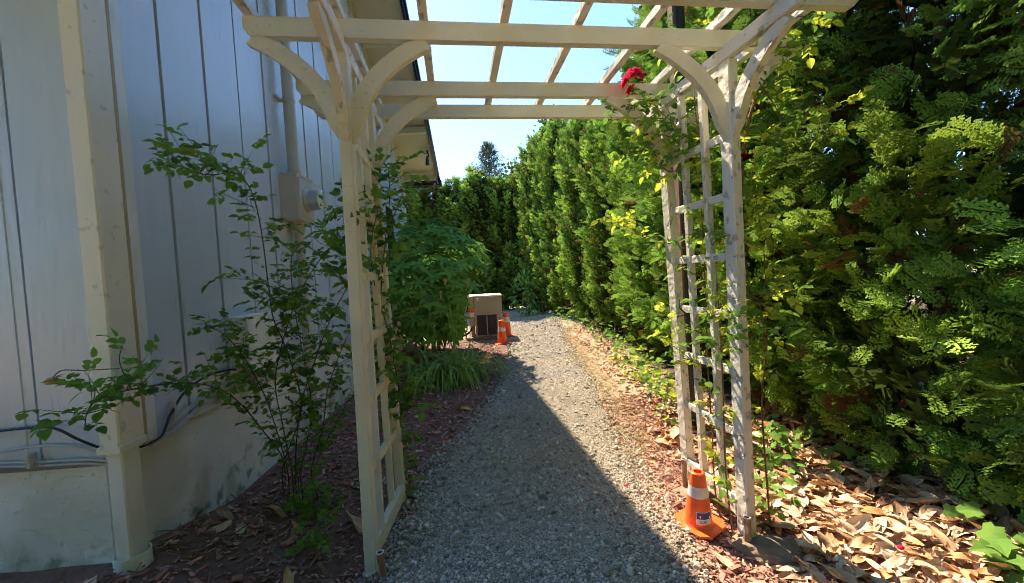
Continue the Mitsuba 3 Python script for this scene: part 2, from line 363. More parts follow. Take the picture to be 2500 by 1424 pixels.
# ---------------------------------------------------------------- house
S0, S1, NW, ZB, ZE, PITCH = 1.85, 8.95, -1.65, 0.69, 3.60, 0.525
SM = (S0 + S1) / 2
def roof_z(s): return ZE + PITCH * (S1 - s if s > SM else s - S0)
principled('m_bead', proc(lambda p, n, uv: mix((0.50, 0.38, 0.18), (0.38, 0.27, 0.12), fbm(p.x * 9, p.y * 9, p.z * 2))), 0.5)
house = thing('house', 'pale grey house clad in vertical grooved siding on a stained concrete foundation', 'house')
def hp(name, mesh, m, parent=None, smooth=False): return part(name, hmesh(mesh), m, parent or house, smooth)
core = prism([(S0 + 0.02, ZB - 0.05), (S1 - 0.02, ZB - 0.05), (S1 - 0.02, ZE - 0.02), (SM, roof_z(SM) - 0.02), (S0 + 0.02, ZE - 0.02)],
             lambda a, b: np.array([a, NW - 0.022, b]), lambda a, b: np.array([a, -9.0, b]))
wall = hp('side_wall', core, 'm_groove')
hp('foundation', box([S0 + 0.012, -9.0, -0.6], [S1, NW - 0.02, ZB - 0.004], 0.008), 'm_foundation')
edges = [2.085] + [2.346 + 0.3555 * k for k in range(0, 19) if 2.346 + 0.3555 * k < 8.84] + [8.855]
WS0, WS1, WZ0, WZ1 = 7.02, 7.75, 1.55, 2.72          # a window far along the wall, behind the arbor
for k, (a, b) in enumerate(zip(edges[:-1], edges[1:])):
    a2, b2 = a + 0.007, b - 0.007
    def pl(u0, u1, n0, n1):
        top = [(u, roof_z(u) - 0.085) for u in ([u1, SM, u0] if u0 < SM < u1 else [u1, u0])]
        return prism([(u0, ZB), (u1, ZB)] + top, lambda s, z: np.array([s, n1, z]), lambda s, z: np.array([s, n0, z]))
    d = 0.0012 * ((k * 7) % 5 - 2)
    board = cat([pl(a2, b2 - 0.045, NW - 0.02, NW + d), pl(b2 - 0.045, b2, NW - 0.02, NW + d - 0.004)])
    if a > 3.69:
        lo, up = (trimesh.intersections.slice_mesh_plane(board, [0, 0, sg], [0, 0, 2.365 + 0.002 * sg], cap=True) for sg in (-1, 1))
        hp('board', lo, 'm_siding', wall); hp('board', up, 'm_siding', wall)
    else:
        hp('board', board, 'm_siding', wall)
fr = hp('window', cat([box([WS0, NW, WZ0], [WS0 + 0.07, NW + 0.03, WZ1]), box([WS1 - 0.07, NW, WZ0], [WS1, NW + 0.03, WZ1]),
                       box([WS0 + 0.07, NW, WZ1 - 0.07], [WS1 - 0.07, NW + 0.028, WZ1]), box([WS0 + 0.07, NW, WZ0], [WS1 - 0.07, NW + 0.045, WZ0 + 0.05])]), 'm_white')
hp('pane', box([WS0 + 0.07, NW + 0.004, WZ0 + 0.05], [WS1 - 0.07, NW + 0.010, WZ1 - 0.07]), 'm_black', fr)
# front wall, seen at a slant on the near side of the corner
front = hp('front_wall', box([S0 + 0.003, -9.0, ZB - 0.03], [S0 + 0.018, NW - 0.022, ZE + 0.1]), 'm_groove')
for k in range(6):
    n1 = NW - 0.012 - (0.245 + 0.3555 * (k - 1) if k else 0); n0 = NW - 0.012 - (0.245 + 0.3555 * k)
    hp('board', cat([box([S0 - 0.012, n0 + 0.007, ZB], [S0 + 0.003, n1 - 0.052 if k else n1 - 0.008, ZE]), box([S0 - 0.008, n1 - 0.052, ZB], [S0 + 0.0025, n1 - 0.007, ZE])] if k else
        [box([S0 - 0.012, n0 + 0.007, ZB], [S0 + 0.003, n1, ZE])]), 'm_siding', front)
hp('corner_board', box([S0 - 0.012, NW - 0.01, ZB - 0.015], [2.078, NW + 0.028, ZE + 0.05], 0.003), 'm_spout')
hp('corner_bead', box([1.985, NW + 0.028, ZB + 0.0], [2.006, NW + 0.043, ZE + 0.05], 0.003), 'm_bead')
hp('corner_board', box([8.862, NW - 0.01, ZB - 0.015], [S1 + 0.02, NW + 0.028, ZE], 0.003), 'm_trim')
# gable overhang: deck, lookouts, frieze and dark rake trim
NF = -0.93
for sg, sa, sb in ((1, SM, S1 + 0.28), (-1, SM, S0 - 0.62)):
    za = roof_z(SM); zb = ZE - PITCH * abs(sb - (S1 if sg > 0 else S0))
    slab = prism([(sa, za), (sb, zb), (sb, zb + 0.05), (sa, za + 0.05)], lambda s, z: np.array([s, NF - 0.03, z]), lambda s, z: np.array([s, -9.3, z]))
    hp('soffit', slab, 'm_soffit')
    hp('roof', prism([(sa, za + 0.051), (sb - 0.01 * sg, zb + 0.051), (sb - 0.01 * sg, zb + 0.085), (sa, za + 0.085)],
                     lambda s, z: np.array([s, NF + 0.03, z]), lambda s, z: np.array([s, -9.3, z])), 'm_shingle')
    rake = hp('rake_trim', prism([(sa, za - 0.12), (sb, zb - 0.12), (sb, zb + 0.07), (sa, za + 0.07)], lambda s, z: np.array([s, NF - 0.03, z]), lambda s, z: np.array([s, NF + 0.002, z])), 'm_gutter')
    hp('edge_flashing', prism([(sa, za + 0.0), (sb, zb + 0.0), (sb, zb + 0.066), (sa, za + 0.066)], lambda s, z: np.array([s, NF + 0.002, z]), lambda s, z: np.array([s, NF + 0.032, z])), 'm_gutter', rake)
    hp('frieze', prism([(sa, za - 0.085), (sb - 0.3 * sg, zb - 0.085 + 0.3 * PITCH), (sb - 0.3 * sg, zb + 0.3 * PITCH - 0.001), (sa, za - 0.001)],
                       lambda s, z: np.array([s, NW - 0.01, z]), lambda s, z: np.array([s, NW + 0.035, z])), 'm_soffit')
for s in (2.3, 3.3, 4.3, 5.78, 6.36, 7.06, 7.84):
    z = roof_z(s)
    hp('lookout_beam', prism([(s - 0.045, z - 0.14), (s + 0.045, z - 0.14), (s + 0.045, z - 0.024), (s - 0.045, z - 0.024)],
                             lambda a, b: np.array([a, NW + 0.035, b]), lambda a, b: np.array([a, NF - 0.031, b])), 'm_soffit')
hp('gutter', box([S1 + 0.16, -9.2, ZE - 0.24], [S1 + 0.31, NF + 0.06, ZE - 0.10], 0.02), 'm_gutter')
hp('eave_board', box([S1 - 0.05, NW + 0.03, ZE - 0.16], [S1 + 0.0, NF - 0.032, ZE - 0.04]), 'm_soffit')

# downspout at the near corner and the drain pipe it empties into
sp = thing('downspout', 'cream rectangular downspout running down the near corner of the house', 'downspout')
part('upper_pipe', hmesh(box([1.775, NW + 0.03, 0.735], [1.905, NW + 0.112, 4.2], 0.006)), 'm_trim', sp)
low = box([1.792, NW + 0.038, 0.20], [1.884, NW + 0.102, 0.735], 0.006)
part('lower_pipe', hmesh(low), 'm_spout', sp)
part('strap', hmesh(cat([box([1.768, NW + 0.024, 0.735], [1.908, NW + 0.118, 0.765], 0.002), box([1.908, NW + 0.028, 0.737], [1.96, NW + 0.04, 0.763])])), 'm_trim', sp)
dp = thing('drain_pipe', 'white plastic drain pipe standing open under the downspout', 'pipe')
c = hw(1.838, NW + 0.069, 0)
part('pipe_wall', lathe([[0.058, 0.0], [0.064, 0.0], [0.064, 0.285], [0.060, 0.285], [0.058, 0.28], [0.058, 0.0]], c, 36), 'm_spout', dp, 30)

# electric meter
em = thing('electric_meter', 'grey electric meter box with round glass meter on the siding', 'electric meter')
def mp(name, mesh, m, parent=em, smooth=False): return part(name, hmesh(mesh), m, parent, smooth)
MS0, MS1, MZ0, MZ1, MN = 3.53, 3.83, 1.93, 2.30, -1.50
bx = mp('meter_box', box([MS0, NW, MZ0], [MS1, MN, MZ1], 0.006), 'm_metal')
mp('lid', box([MS0 - 0.006, NW + 0.02, MZ1 - 0.016], [MS1 + 0.006, MN + 0.008, MZ1 + 0.004], 0.003), 'm_metal', bx)
mp('drip_lip', box([MS0 - 0.004, NW + 0.03, MZ0 - 0.010], [MS1 + 0.015, MN + 0.02, MZ0 + 0.004], 0.003), 'm_metal', bx)
mp('cover', box([MS0 + 0.014, MN, MZ0 + 0.02], [MS1 - 0.014, MN + 0.007, MZ1 - 0.03], 0.003), 'm_metal', bx)
def nlathe(profile, s, z, sides=36):
    m = trimesh.creation.revolve(np.asarray(profile, float), sections=sides)
    m.vertices = np.stack([s + m.vertices[:, 0], m.vertices[:, 2], z + m.vertices[:, 1]], 1); trimesh.repair.fix_normals(m); return m
MC = (3.68, 2.10)
mp('meter_ring', nlathe([[0, MN + 0.007], [0.098, MN + 0.007], [0.1, MN + 0.02], [0.092, MN + 0.035], [0, MN + 0.035]], *MC), 'm_metal', em, 30)
mp('meter_can', nlathe([[0, MN + 0.035], [0.085, MN + 0.035], [0.085, MN + 0.115], [0, MN + 0.115]], *MC), 'm_steel', em, 30)
fc = mp('dial_face', nlathe([[0, MN + 0.115], [0.075, MN + 0.115], [0.075, MN + 0.122], [0, MN + 0.122]], *MC), 'm_meter_face', em, 30)
mp('display', box([MC[0] - 0.04, MN + 0.122, MC[1] + 0.012], [MC[0] + 0.04, MN + 0.125, MC[1] + 0.042]), 'm_grille', fc)
mp('name_plate', box([MC[0] - 0.028, MN + 0.122, MC[1] - 0.05], [MC[0] + 0.03, MN + 0.1245, MC[1] - 0.036]), 'm_grille', fc)
mp('glass_cover', nlathe([[0.0835, MN + 0.116], [0.083, MN + 0.14], [0.07, MN + 0.152], [0.0, MN + 0.156]], *MC), 'm_glass', em, 30)
cd = mp('conduit', tube([[3.66, NW + 0.075, MZ1], [3.66, NW + 0.075, 6.2]], 0.045, 18), 'm_metal', em, 30)
mp('collar', tube([[3.66, NW + 0.075, MZ1], [3.66, NW + 0.075, MZ1 + 0.035]], 0.054, 18), 'm_metal', cd, 30)
mp('collar', tube([[3.66, NW + 0.075, MZ1 + 0.05], [3.66, NW + 0.075, MZ1 + 0.062]], 0.050, 18), 'm_metal', cd, 30)
mp('clamp', cat([tube([[3.66, NW + 0.075, 2.92], [3.66, NW + 0.075, 2.945]], 0.049, 18), box([3.55, NW, 2.922], [3.66, NW + 0.03, 2.943])]), 'm_metal', cd, 30)
mp('lower_conduit', cat([tube([[3.69, NW + 0.07, MZ0 - 0.005], [3.69, NW + 0.07, 0.2]], 0.037, 16), tube([[3.69, NW + 0.07, MZ0 - 0.008], [3.69, NW + 0.07, MZ0 - 0.10]], 0.052, 16)]), 'm_metal', em, 30)
mp('blue_sticker', box([3.755, NW + 0.001, 1.835], [3.785, NW + 0.003, 1.895]), 'm_blue', em)

ub = thing('utility_box', 'small beige utility box low on the siding behind the rose', 'utility box')
part('box_body', hmesh(box([2.74, NW, 0.86], [3.06, NW + 0.10, 1.205], 0.006)), 'm_trim', ub)
part('lid', hmesh(box([2.732, NW + 0.10, 0.852], [3.068, NW + 0.118, 1.213], 0.006)), 'm_spout', ub)
part('latch', hmesh(cat([box([2.733, NW + 0.07, 0.98 + d], [2.74, NW + 0.10, 1.0 + d]) for d in (0, 0.07, 0.14)])), 'm_metal', ub)
part('conduit', hmesh(tube([[2.9, NW + 0.05, 0.86], [2.9, NW + 0.05, 0.66], [2.92, NW + 0.03, 0.60]], 0.018, 10)), 'm_cable', ub, 30)

# cables clipped along the top of the foundation
def wall_line(pts, k=8): return smooth_line([hw(*p) for p in pts], k)
def front_line(pts, k=8): return smooth_line([hw(S0 - 0.03 - e, n, z) for n, z, e in pts], k)
bc = thing('black_cable', 'thick black cable sagging along the siding bottom and behind the downspout', 'cable')
part('front_run', tube(front_line([(-2.6, 0.80, 0), (-2.2, 0.84, 0), (-1.95, 0.855, 0.0), (-1.82, 0.85, 0.01), (-1.72, 0.80, 0.02), (-1.64, 0.74, 0.0), (-1.60, 0.70, -0.01)]), 0.0055, 8), 'm_black', bc, 30)
part('side_run', tube(wall_line([(1.9, NW + 0.02, 0.70), (2.0, NW + 0.03, 0.685), (2.08, NW + 0.045, 0.70), (2.16, NW + 0.03, 0.77), (2.3, NW + 0.02, 0.86), (2.5, NW + 0.02, 0.895), (2.75, NW + 0.02, 0.87), (2.95, NW + 0.025, 0.80)]), 0.006, 8), 'm_black', bc, 30)
wc = thing('cable_bundle', 'bundle of painted pale cables clipped along the foundation top', 'cable')
r_ = rng(3)
for k in range(4):
    o = 0.017 * k
    part('side_cable', tube(wall_line([(2.04, NW + 0.015, 0.675 - 0.2 * o), (2.2, NW + 0.02 + 0.3 * o, 0.735 - o + 0.01 * (k % 2)), (2.5, NW + 0.015, 0.80 - o), (2.9, NW + 0.02, 0.83 - 1.4 * o), (3.5, NW + 0.015, 0.80 - o * (1 + k % 2)), (4.2, NW + 0.02, 0.79 - o), (5.0, NW + 0.015, 0.76 - o), (6.5, NW + 0.015, 0.72 - o)]), 0.0048, 7), 'm_cable', wc, 30)
for k in range(3):
    o = 0.016 * k
    part('front_cable', tube(front_line([(-2.7, 0.735 - o, 0), (-2.15, 0.735 - o + 0.02 * (k == 0), 0), (-1.9, 0.725 - o + 0.05 * (k == 0), 0.0), (-1.72, 0.72 - o + 0.035 * (k == 0), 0.0), (-1.62, 0.70 - o, -0.01)]), 0.0048, 7), 'm_cable', wc, 30)
for s in (2.19, 2.55, 3.2, 4.1):
    part('clip', hmesh(box([s, NW + 0.003, 0.71], [s + 0.015, NW + 0.034, 0.83], 0.003)), 'm_cable', wc)
part('clip', hmesh(box([S0 - 0.052, -1.93, 0.69], [S0 - 0.016, -1.915, 0.75], 0.003)), 'm_cable', wc)

# small things under the far eave
sc = thing('floodlight', 'small white and black light under the far end of the eave', 'light')
q = hw(8.35, NF - 0.10, roof_z(8.35) - 0.13)
part('lamp_head', tube([q + HN * -0.13 + [0, 0, 0.05], q + [0, 0, 0.0]], 0.035, 14), 'm_white', sc, 30)
part('bracket', cat([box(q - 0.028, q + 0.028), box(q + [-0.02, -0.02, 0.02], q + [0.02, 0.02, 0.10])]), 'm_black', sc)
part('hanging_box', lathe([[0, -0.18], [0.042, -0.18], [0.028, -0.06], [0.012, -0.02], [0, -0.02]], q + HN * -0.012, 12), 'm_black', sc)
sl = thing('string_light', 'string light with clear bulb hanging from the far eave', 'string light')
e0, e1 = hw(8.99, NW + 0.05, ZE - 0.19), hw(8.99, NF - 0.03, ZE - 0.17)
part('cord', tube(smooth_line([e0, e0 * 0.6 + e1 * 0.4 + [0, 0, 0.015], e0 * 0.3 + e1 * 0.7 - [0, 0, 0.01], e1], 6), 0.011, 6), 'm_black', sl)
for t, d in ((0.42, 0.10), (0.93, 0.03)):
    b = e0 * (1 - t) + e1 * t
    part('socket', tube([b, b - [0, 0, d]], 0.016, 8), 'm_black', sl)
    part('bulb', lathe([[0, -0.095], [0.022, -0.085], [0.032, -0.055], [0.026, -0.02], [0.014, 0.0], [0, 0.0]], b - [0, 0, d], 12), 'm_glass', sl, 40)
part('drop_cord', tube(smooth_line([e0 * 0.5 + e1 * 0.5, e0 * 0.35 + e1 * 0.65 + [0.05, 0.2, -0.12], hw(9.8, NF + 0.5, ZE - 0.24)], 6), 0.006, 5), 'm_black', sl)
# ---------------------------------------------------------------- arbor
arbor = thing('garden_arbor', 'weathered white wooden arbor with lattice sides standing over the gravel path', 'arbor')
def ap(name, mesh, m='m_paint', parent=arbor, smooth=False): return part(name, mesh, m, parent, smooth)
PB, PT = 0.052, 0.088
posts = {'ln': ([-0.462, 2.035, -0.03], [-0.425, 2.0, 2.398]), 'lf': ([-0.393, 2.64, -0.03], [-0.428, 2.60, 2.398]),
         'rn': ([1.475, 1.985, -0.13], [1.452, 1.99, 2.398]), 'rf': ([1.500, 2.575, -0.10], [1.415, 2.585, 2.398])}
def on_post(k, z):
    a, b = np.array(posts[k][0]), np.array(posts[k][1]); return a + (b - a) * (z - a[2]) / (b[2] - a[2])
for i, k in enumerate(('ln', 'lf', 'rn', 'rf')):
    ap('post', beam(*posts[k], PB, PT, up=(0, 1, 0), ch=0.005, seed=i, wob=0.0012), 'm_paint_worn' if k[0] == 'r' else 'm_paint')
def lerp(a, b, t): return np.asarray(a) * (1 - t) + np.asarray(b) * t
RUNGS = [0.465, 0.80, 1.10, 1.41, 1.725, 2.035]
for sd, m in (('l', 'm_paint'), ('r', 'm_paint_worn')):
    sgn = 1 if sd == 'l' else -1
    for j, z in enumerate(RUNGS):
        a, b = on_post(sd + 'n', z), on_post(sd + 'f', z)
        ap('lattice_rung', beam(a + [0, PT / 2 - 0.006, 0], b - [0, PT / 2 - 0.006, 0], 0.026, 0.044, ch=0.003, seed=j, wob=0.0015), m)
    for t in (0.335, 0.665):
        a, b = lerp(on_post(sd + 'n', 0.10), on_post(sd + 'f', 0.10), t), lerp(on_post(sd + 'n', 2.395), on_post(sd + 'f', 2.395), t)
        if sd == 'l' and t < 0.5: a = a + [0.0, -0.07, 0]
        ap('lattice_upright', beam(a, b, 0.036, 0.036, up=(0, 1, 0), ch=0.003, seed=int(t * 10), wob=0.002), m)
    za = 0.085 if sd == 'l' else 0.055
    a, b = on_post(sd + 'n', za), on_post(sd + 'f', za)
    ap('bottom_rail', beam(a + [0.008 * sgn, PT / 2 + 0.001, 0], b + [0.008 * sgn, -PT / 2 - 0.001, 0], 0.040, 0.085, ch=0.004, wob=0.001), m)
    x0, x1 = posts[sd + 'n'][1][0], posts[sd + 'f'][1][0]
    ap('side_beam', beam([x0, 1.53, 2.434], [x1, 3.02, 2.434], 0.044, 0.070, ch=0.004, seed=3, wob=0.0012), 'm_paint_worn')
for j, (y, x0, x1) in enumerate(((1.66, -0.84, 1.84), (2.0, -0.826, 1.806), (2.59, -0.815, 1.80), (2.93, -0.818, 1.80))):
    poly = [(x0, 0.03), (x0 + 0.03, 0.0), (x1 - 0.03, 0.0), (x1, 0.03), (x1, 0.084), (x0, 0.084)]
    ap('cross_beam', prism(poly, lambda a, b: np.array([a, y - 0.021, 2.470 + b]), lambda a, b: np.array([a, y + 0.021, 2.470 + b])))
for j, x in enumerate((-0.80, -0.43, -0.06, 0.31, 0.67, 1.03, 1.39, 1.75)):
    ap('roof_slat', beam([x, 1.50, 2.577], [x + 0.01, 3.08, 2.577], 0.040, 0.044, ch=0.003, seed=20 + j, wob=0.0015), 'm_paint_worn')

def brace(p_post, p_beam, out, up, th, m='m_paint'):
    """An arched brace: leaves the post steeply and swings out under the beam. out, up: unit directions of its plane."""
    out, up = np.asarray(out, float), np.asarray(up, float); p0 = np.asarray(p_post, float); dlt = np.asarray(p_beam, float) - p0
    L, Hh = dlt @ out, dlt @ up
    w = 0.082
    c = []
    for t in np.linspace(0, 1, 15):       # centre line, a quadratic leaving almost straight up
        x = 2 * t * (1 - t) * 0.13 * L + t * t * L; z = 2 * t * (1 - t) * 0.66 * Hh + t * t * Hh; c.append((x, z))
    c = np.array(c); tg = np.gradient(c, axis=0); tg /= np.linalg.norm(tg, axis=1, keepdims=True); nn = np.stack([-tg[:, 1], tg[:, 0]], 1)
    wid = w * 0.5 * (1 - 0.18 * np.linspace(0, 1, 15))
    inner, outer = c + nn * wid[:, None], c - nn * wid[:, None]
    inner = np.array([[max(q[0], 0.0), min(q[1], Hh)] for q in inner]); outer = np.array([[max(q[0], 0.0), min(q[1], Hh)] for q in outer])
    outer[0] = [0.0, -0.05]; inner[0] = [0.0, 0.06]
    poly = np.vstack([outer, inner[::-1]])
    keep = [poly[0]]
    for q in poly[1:]:
        if np.linalg.norm(q - keep[-1]) > 1e-3: keep.append(q)
    side = np.cross(out, up)
    f = lambda o: (lambda a, b: p0 + out * a + up * b + side * o)
    return prism(keep, f(-th / 2), f(th / 2))
X, Y, Z = np.eye(3)
hx = PB / 2
for k, y, z0, ys in (('ln', 2.0, 2.06, -1), ('lf', 2.595, 2.08, 1), ('rn', 2.0, 2.06, -1), ('rf', 2.595, 2.06, 1)):
    p = on_post(k, z0); m = 'm_paint'
    inward = X if k[0] == 'l' else -X
    ap('brace', brace(p + inward * hx, [p[0] + inward[0] * 0.385, p[1], 2.470], inward, Z, 0.038), m)
    ap('brace', brace(p - inward * hx, [p[0] - inward[0] * 0.375, p[1], 2.470], -inward, Z, 0.038), m)
    ap('brace', brace(p + Y * ys * PT / 2, [p[0], p[1] + ys * 0.40, 2.398], Y * ys, Z, 0.036), 'm_paint_worn')
for c, (zt, zb) in (((-0.405, 1.958), (0.13, -0.1)), ((-0.345, 2.74), (0.13, -0.1)), ((1.432, 1.925), (0.06, -0.2)), ((1.44, 2.53), (0.10, -0.15))):
    t = np.array([c[0], c[1], zt]); b = np.array([c[0] + 0.008, c[1] + 0.005, zb])
    pip = cat([tube([b, t], 0.0175, 16, cap=False), tube([t, t - [0, 0, 0.08]], 0.0142, 16, cap=False)])
    k = ap('anchor_pipe', pip, 'm_rust', arbor, 30)
    ap('pipe_rim', lathe([[0.0138, 0], [0.0179, 0], [0.0183, 0.003], [0.016, 0.005], [0.0138, 0.003], [0.0138, 0]], t, 16), 'm_white', k)
tie = ap('wire_tie', tube(smooth_line([on_post('rf', 1.13) + [-0.03, -0.09, 0.03], on_post('rf', 1.11) + [-0.045, -0.12, 0], on_post('rf', 1.1) + [-0.02, -0.14, -0.03], on_post('rf', 1.1) + [-0.05, -0.10, -0.045], on_post('rf', 1.1) + [-0.03, -0.06, -0.06]], 5), 0.005, 6), 'm_black')

# stones set at the feet of the right side
def rock(c, size, seed, rot=0.0):
    m = trimesh.creation.icosphere(subdivisions=4); v = m.vertices
    v = v * (1 + 0.55 * (meshkit.fbm(v * 1.9 + seed, 4, seed)[:, None] - 0.5))
    v = np.sign(v) * np.abs(v) ** 0.8 * size
    m.vertices = v @ rodr([0, 0, 1], rot).T + c; return m
k = part('footing_stone', rock([1.53, 1.88, -0.14], [0.18, 0.11, 0.085], 4, -0.4), 'm_stone', None, True)
tag(k, 'rough brown stone at the foot of the near right arbor post', 'stone')
k = part('footing_stone', rock([1.43, 2.47, -0.145], [0.14, 0.12, 0.06], 9, 0.3), 'm_stone', None, True)
tag(k, 'flat buff stone under the far right arbor post', 'stone')

# ---------------------------------------------------------------- traffic cones
def cone(label, c, h, rb, half, rot, sticker=False, lean=0.0, bands=((0.56, 0.76),)):
    t = thing('traffic_cone', label, 'traffic cone', None)
    R = np.eye(4); R[:3, :3] = rodr([1, 0.4, 0], lean) @ rodr([0, 0, 1], rot); R[:3, 3] = c
    rt = 0.125 * h; z0 = 0.045 * h
    def rad(z): return rb + (rt - rb) * (z - z0) / (h - z0)
    def a(name, m, b, par=t, sm=False):
        m = m.copy(); m.apply_transform(R); return part(name, m, b, par, sm)
    ring = [half * (1 + 0.0 * k) for k in range(4)]
    oct_ = [(half, -half * 0.62), (half, half * 0.62), (half * 0.62, half), (-half * 0.62, half), (-half, half * 0.62), (-half, -half * 0.62), (-half * 0.62, -half), (half * 0.62, -half)]
    base = prism(oct_, lambda x, y: np.array([x, y, 0.0]), lambda x, y: np.array([x * 0.985, y * 0.985, 0.035 * h]))
    a('base', base, 'm_orange')
    cuts = sorted([z0] + [b * h for bb in bands for b in bb] + [h])
    prof = [[rb * 1.14, 0.036 * h], [rb * 1.04, z0 + 0.01 * h], [rad(z0 + 0.05 * h), z0 + 0.05 * h], [rad(h * 0.985), h * 0.985], [rt * 0.85, h], [rt * 0.6, h], [rt * 0.55, h * 0.9]]
    a('cone_body', lathe(prof, (0, 0, 0), 40), 'm_orange', t, 35)
    for b0, b1 in bands:
        a('reflective_band', lathe([[rad(b0 * h) + 0.0015, b0 * h], [rad(b1 * h) + 0.0015, b1 * h]], (0, 0, 0), 40), 'm_band', t, 35)
    if sticker:
        def patch(a0, a1, za, zb, off):
            n = 9; V, F = [], []
            for i in range(n):
                an = a0 + (a1 - a0) * i / (n - 1)
                for z in (za, zb):
                    rr = rad(z) + off; V.append([rr * math.cos(an), rr * math.sin(an), z])
                if i: F += [[2 * i - 2, 2 * i, 2 * i - 1], [2 * i, 2 * i + 1, 2 * i - 1]]
            return trimesh.Trimesh(np.array(V), np.array(F), process=False)
        s0 = -2.18 - rot
        k = a('sticker', patch(s0 - 0.1, s0 + 1.16, 0.11 * h, 0.33 * h, 0.0012), 'm_white')
        a('sticker_print', patch(s0 - 0.06, s0 + 1.12, 0.21 * h, 0.322 * h, 0.0022), 'm_sticker_blue', k)
        for zz in (0.18, 0.165, 0.15, 0.135):
            a('sticker_line', patch(s0 + 0.12, s0 + 0.85 - zz, zz * h, (zz + 0.004) * h, 0.0022), 'm_grille', k)
        a('sticker_mark', patch(s0 + 0.16, s0 + 0.25, 0.235 * h, 0.275 * h, 0.003), 'm_white', k)
        a('sticker_mark', patch(s0 + 0.93, s0 + 1.07, 0.225 * h, 0.255 * h, 0.003), 'm_white', k)
    return t
principled('m_sticker_blue', (0.03, 0.05, 0.22), 0.4)
cone('orange traffic cone with pink band and blue sticker at the right arbor foot', [1.285, 2.13, float(gz(1.285, 2.13)) + 0.03], 0.30, 0.074, 0.12, 0.5, True, 0.03)
cone('larger orange cone with cream band in front of the air conditioner', [0.93, 8.35, 0.0], 0.47, 0.10, 0.17, 0.1, bands=((0.53, 0.70),))
cone('orange cone half hidden behind the other cone beside the air conditioner', [1.14, 9.25, 0.0], 0.52, 0.11, 0.17, 0.5, bands=((0.62, 0.85),))

# ---------------------------------------------------------------- air conditioner
ac = thing('air_conditioner', 'beige outdoor air conditioner with two dark grilles and an orange sticker', 'air conditioner')
AR = rodr([0, 0, 1], -0.06); A0 = np.array([0.44, 9.08, 0.0])
def acp(name, mesh, m, parent=ac, smooth=False):
    mesh = mesh.copy(); mesh.vertices = mesh.vertices @ AR.T + A0; return part(name, mesh, m, parent, smooth)
cab = acp('cabinet', box([0, 0, 0.055], [0.60, 0.80, 0.925], 0.008), 'm_hvac')
acp('side_panel', box([-0.125, 0.03, 0.30], [-0.004, 0.78, 0.925], 0.006), 'm_hvac')
acp('top_panel', box([-0.135, -0.012, 0.926], [0.612, 0.815, 0.955], 0.006), 'm_hvac_top')
for x0, x1 in ((0.045, 0.250), (0.272, 0.477)):
    g = acp('grille', box([x0, -0.004, 0.09], [x1, 0.0, 0.53]), 'm_black')
    for z in np.arange(0.10, 0.525, 0.022):
        acp('slat', prism([(-0.004, z), (-0.013, z - 0.006), (-0.013, z - 0.002), (-0.004, z + 0.008)], lambda a, b: np.array([x0 + 0.004, a, b]), lambda a, b: np.array([x1 - 0.004, a, b])), 'm_grille', g)
acp('grille_frame', cat([box([0.035, -0.008, 0.075], [0.487, 0.0, 0.088]), box([0.252, -0.014, 0.09], [0.270, 0.0, 0.53])]), 'm_hvac')
acp('orange_sticker', box([-0.12, 0.024, 0.60], [-0.008, 0.0295, 0.69]), 'm_orange')
acp('rating_label', box([-0.12, 0.024, 0.50], [-0.008, 0.0295, 0.595]), 'm_white')
acp('paper_tag', box([0.06, -0.003, 0.85], [0.10, -0.0005, 0.915]), 'm_white')
for x, z in ((0.12, 0.70), (0.33, 0.70), (0.02, 0.89), (0.57, 0.89), (0.57, 0.12)):
    acp('screw', nl if False else trimesh.creation.icosphere(subdivisions=1, radius=0.006).apply_translation([x, -0.001, z]), 'm_grille', cab)
acp('base_pad', box([-0.2, -0.05, -0.02], [0.66, 0.86, 0.050], 0.01), 'm_stone')
acp('pipe_cover', box([-0.10, 0.1, 0.05], [-0.01, 0.3, 0.298]), 'm_rust')
acp('refrigerant_line', tube(smooth_line([[-0.08, 0.15, 0.24], [-0.18, -0.1, 0.16], [-0.45, -0.2, 0.10], [-0.75, -0.1, 0.14], [-1.0, 0.2, 0.3]], 6), 0.028, 8), 'm_black', ac, 30)
acp('power_conduit', tube(smooth_line([[-0.15, 0.02, 0.82], [-0.19, -0.02, 0.6], [-0.18, -0.02, 0.3], [-0.22, 0.05, 0.02]], 6), 0.016, 8), 'm_rust', ac, 30)

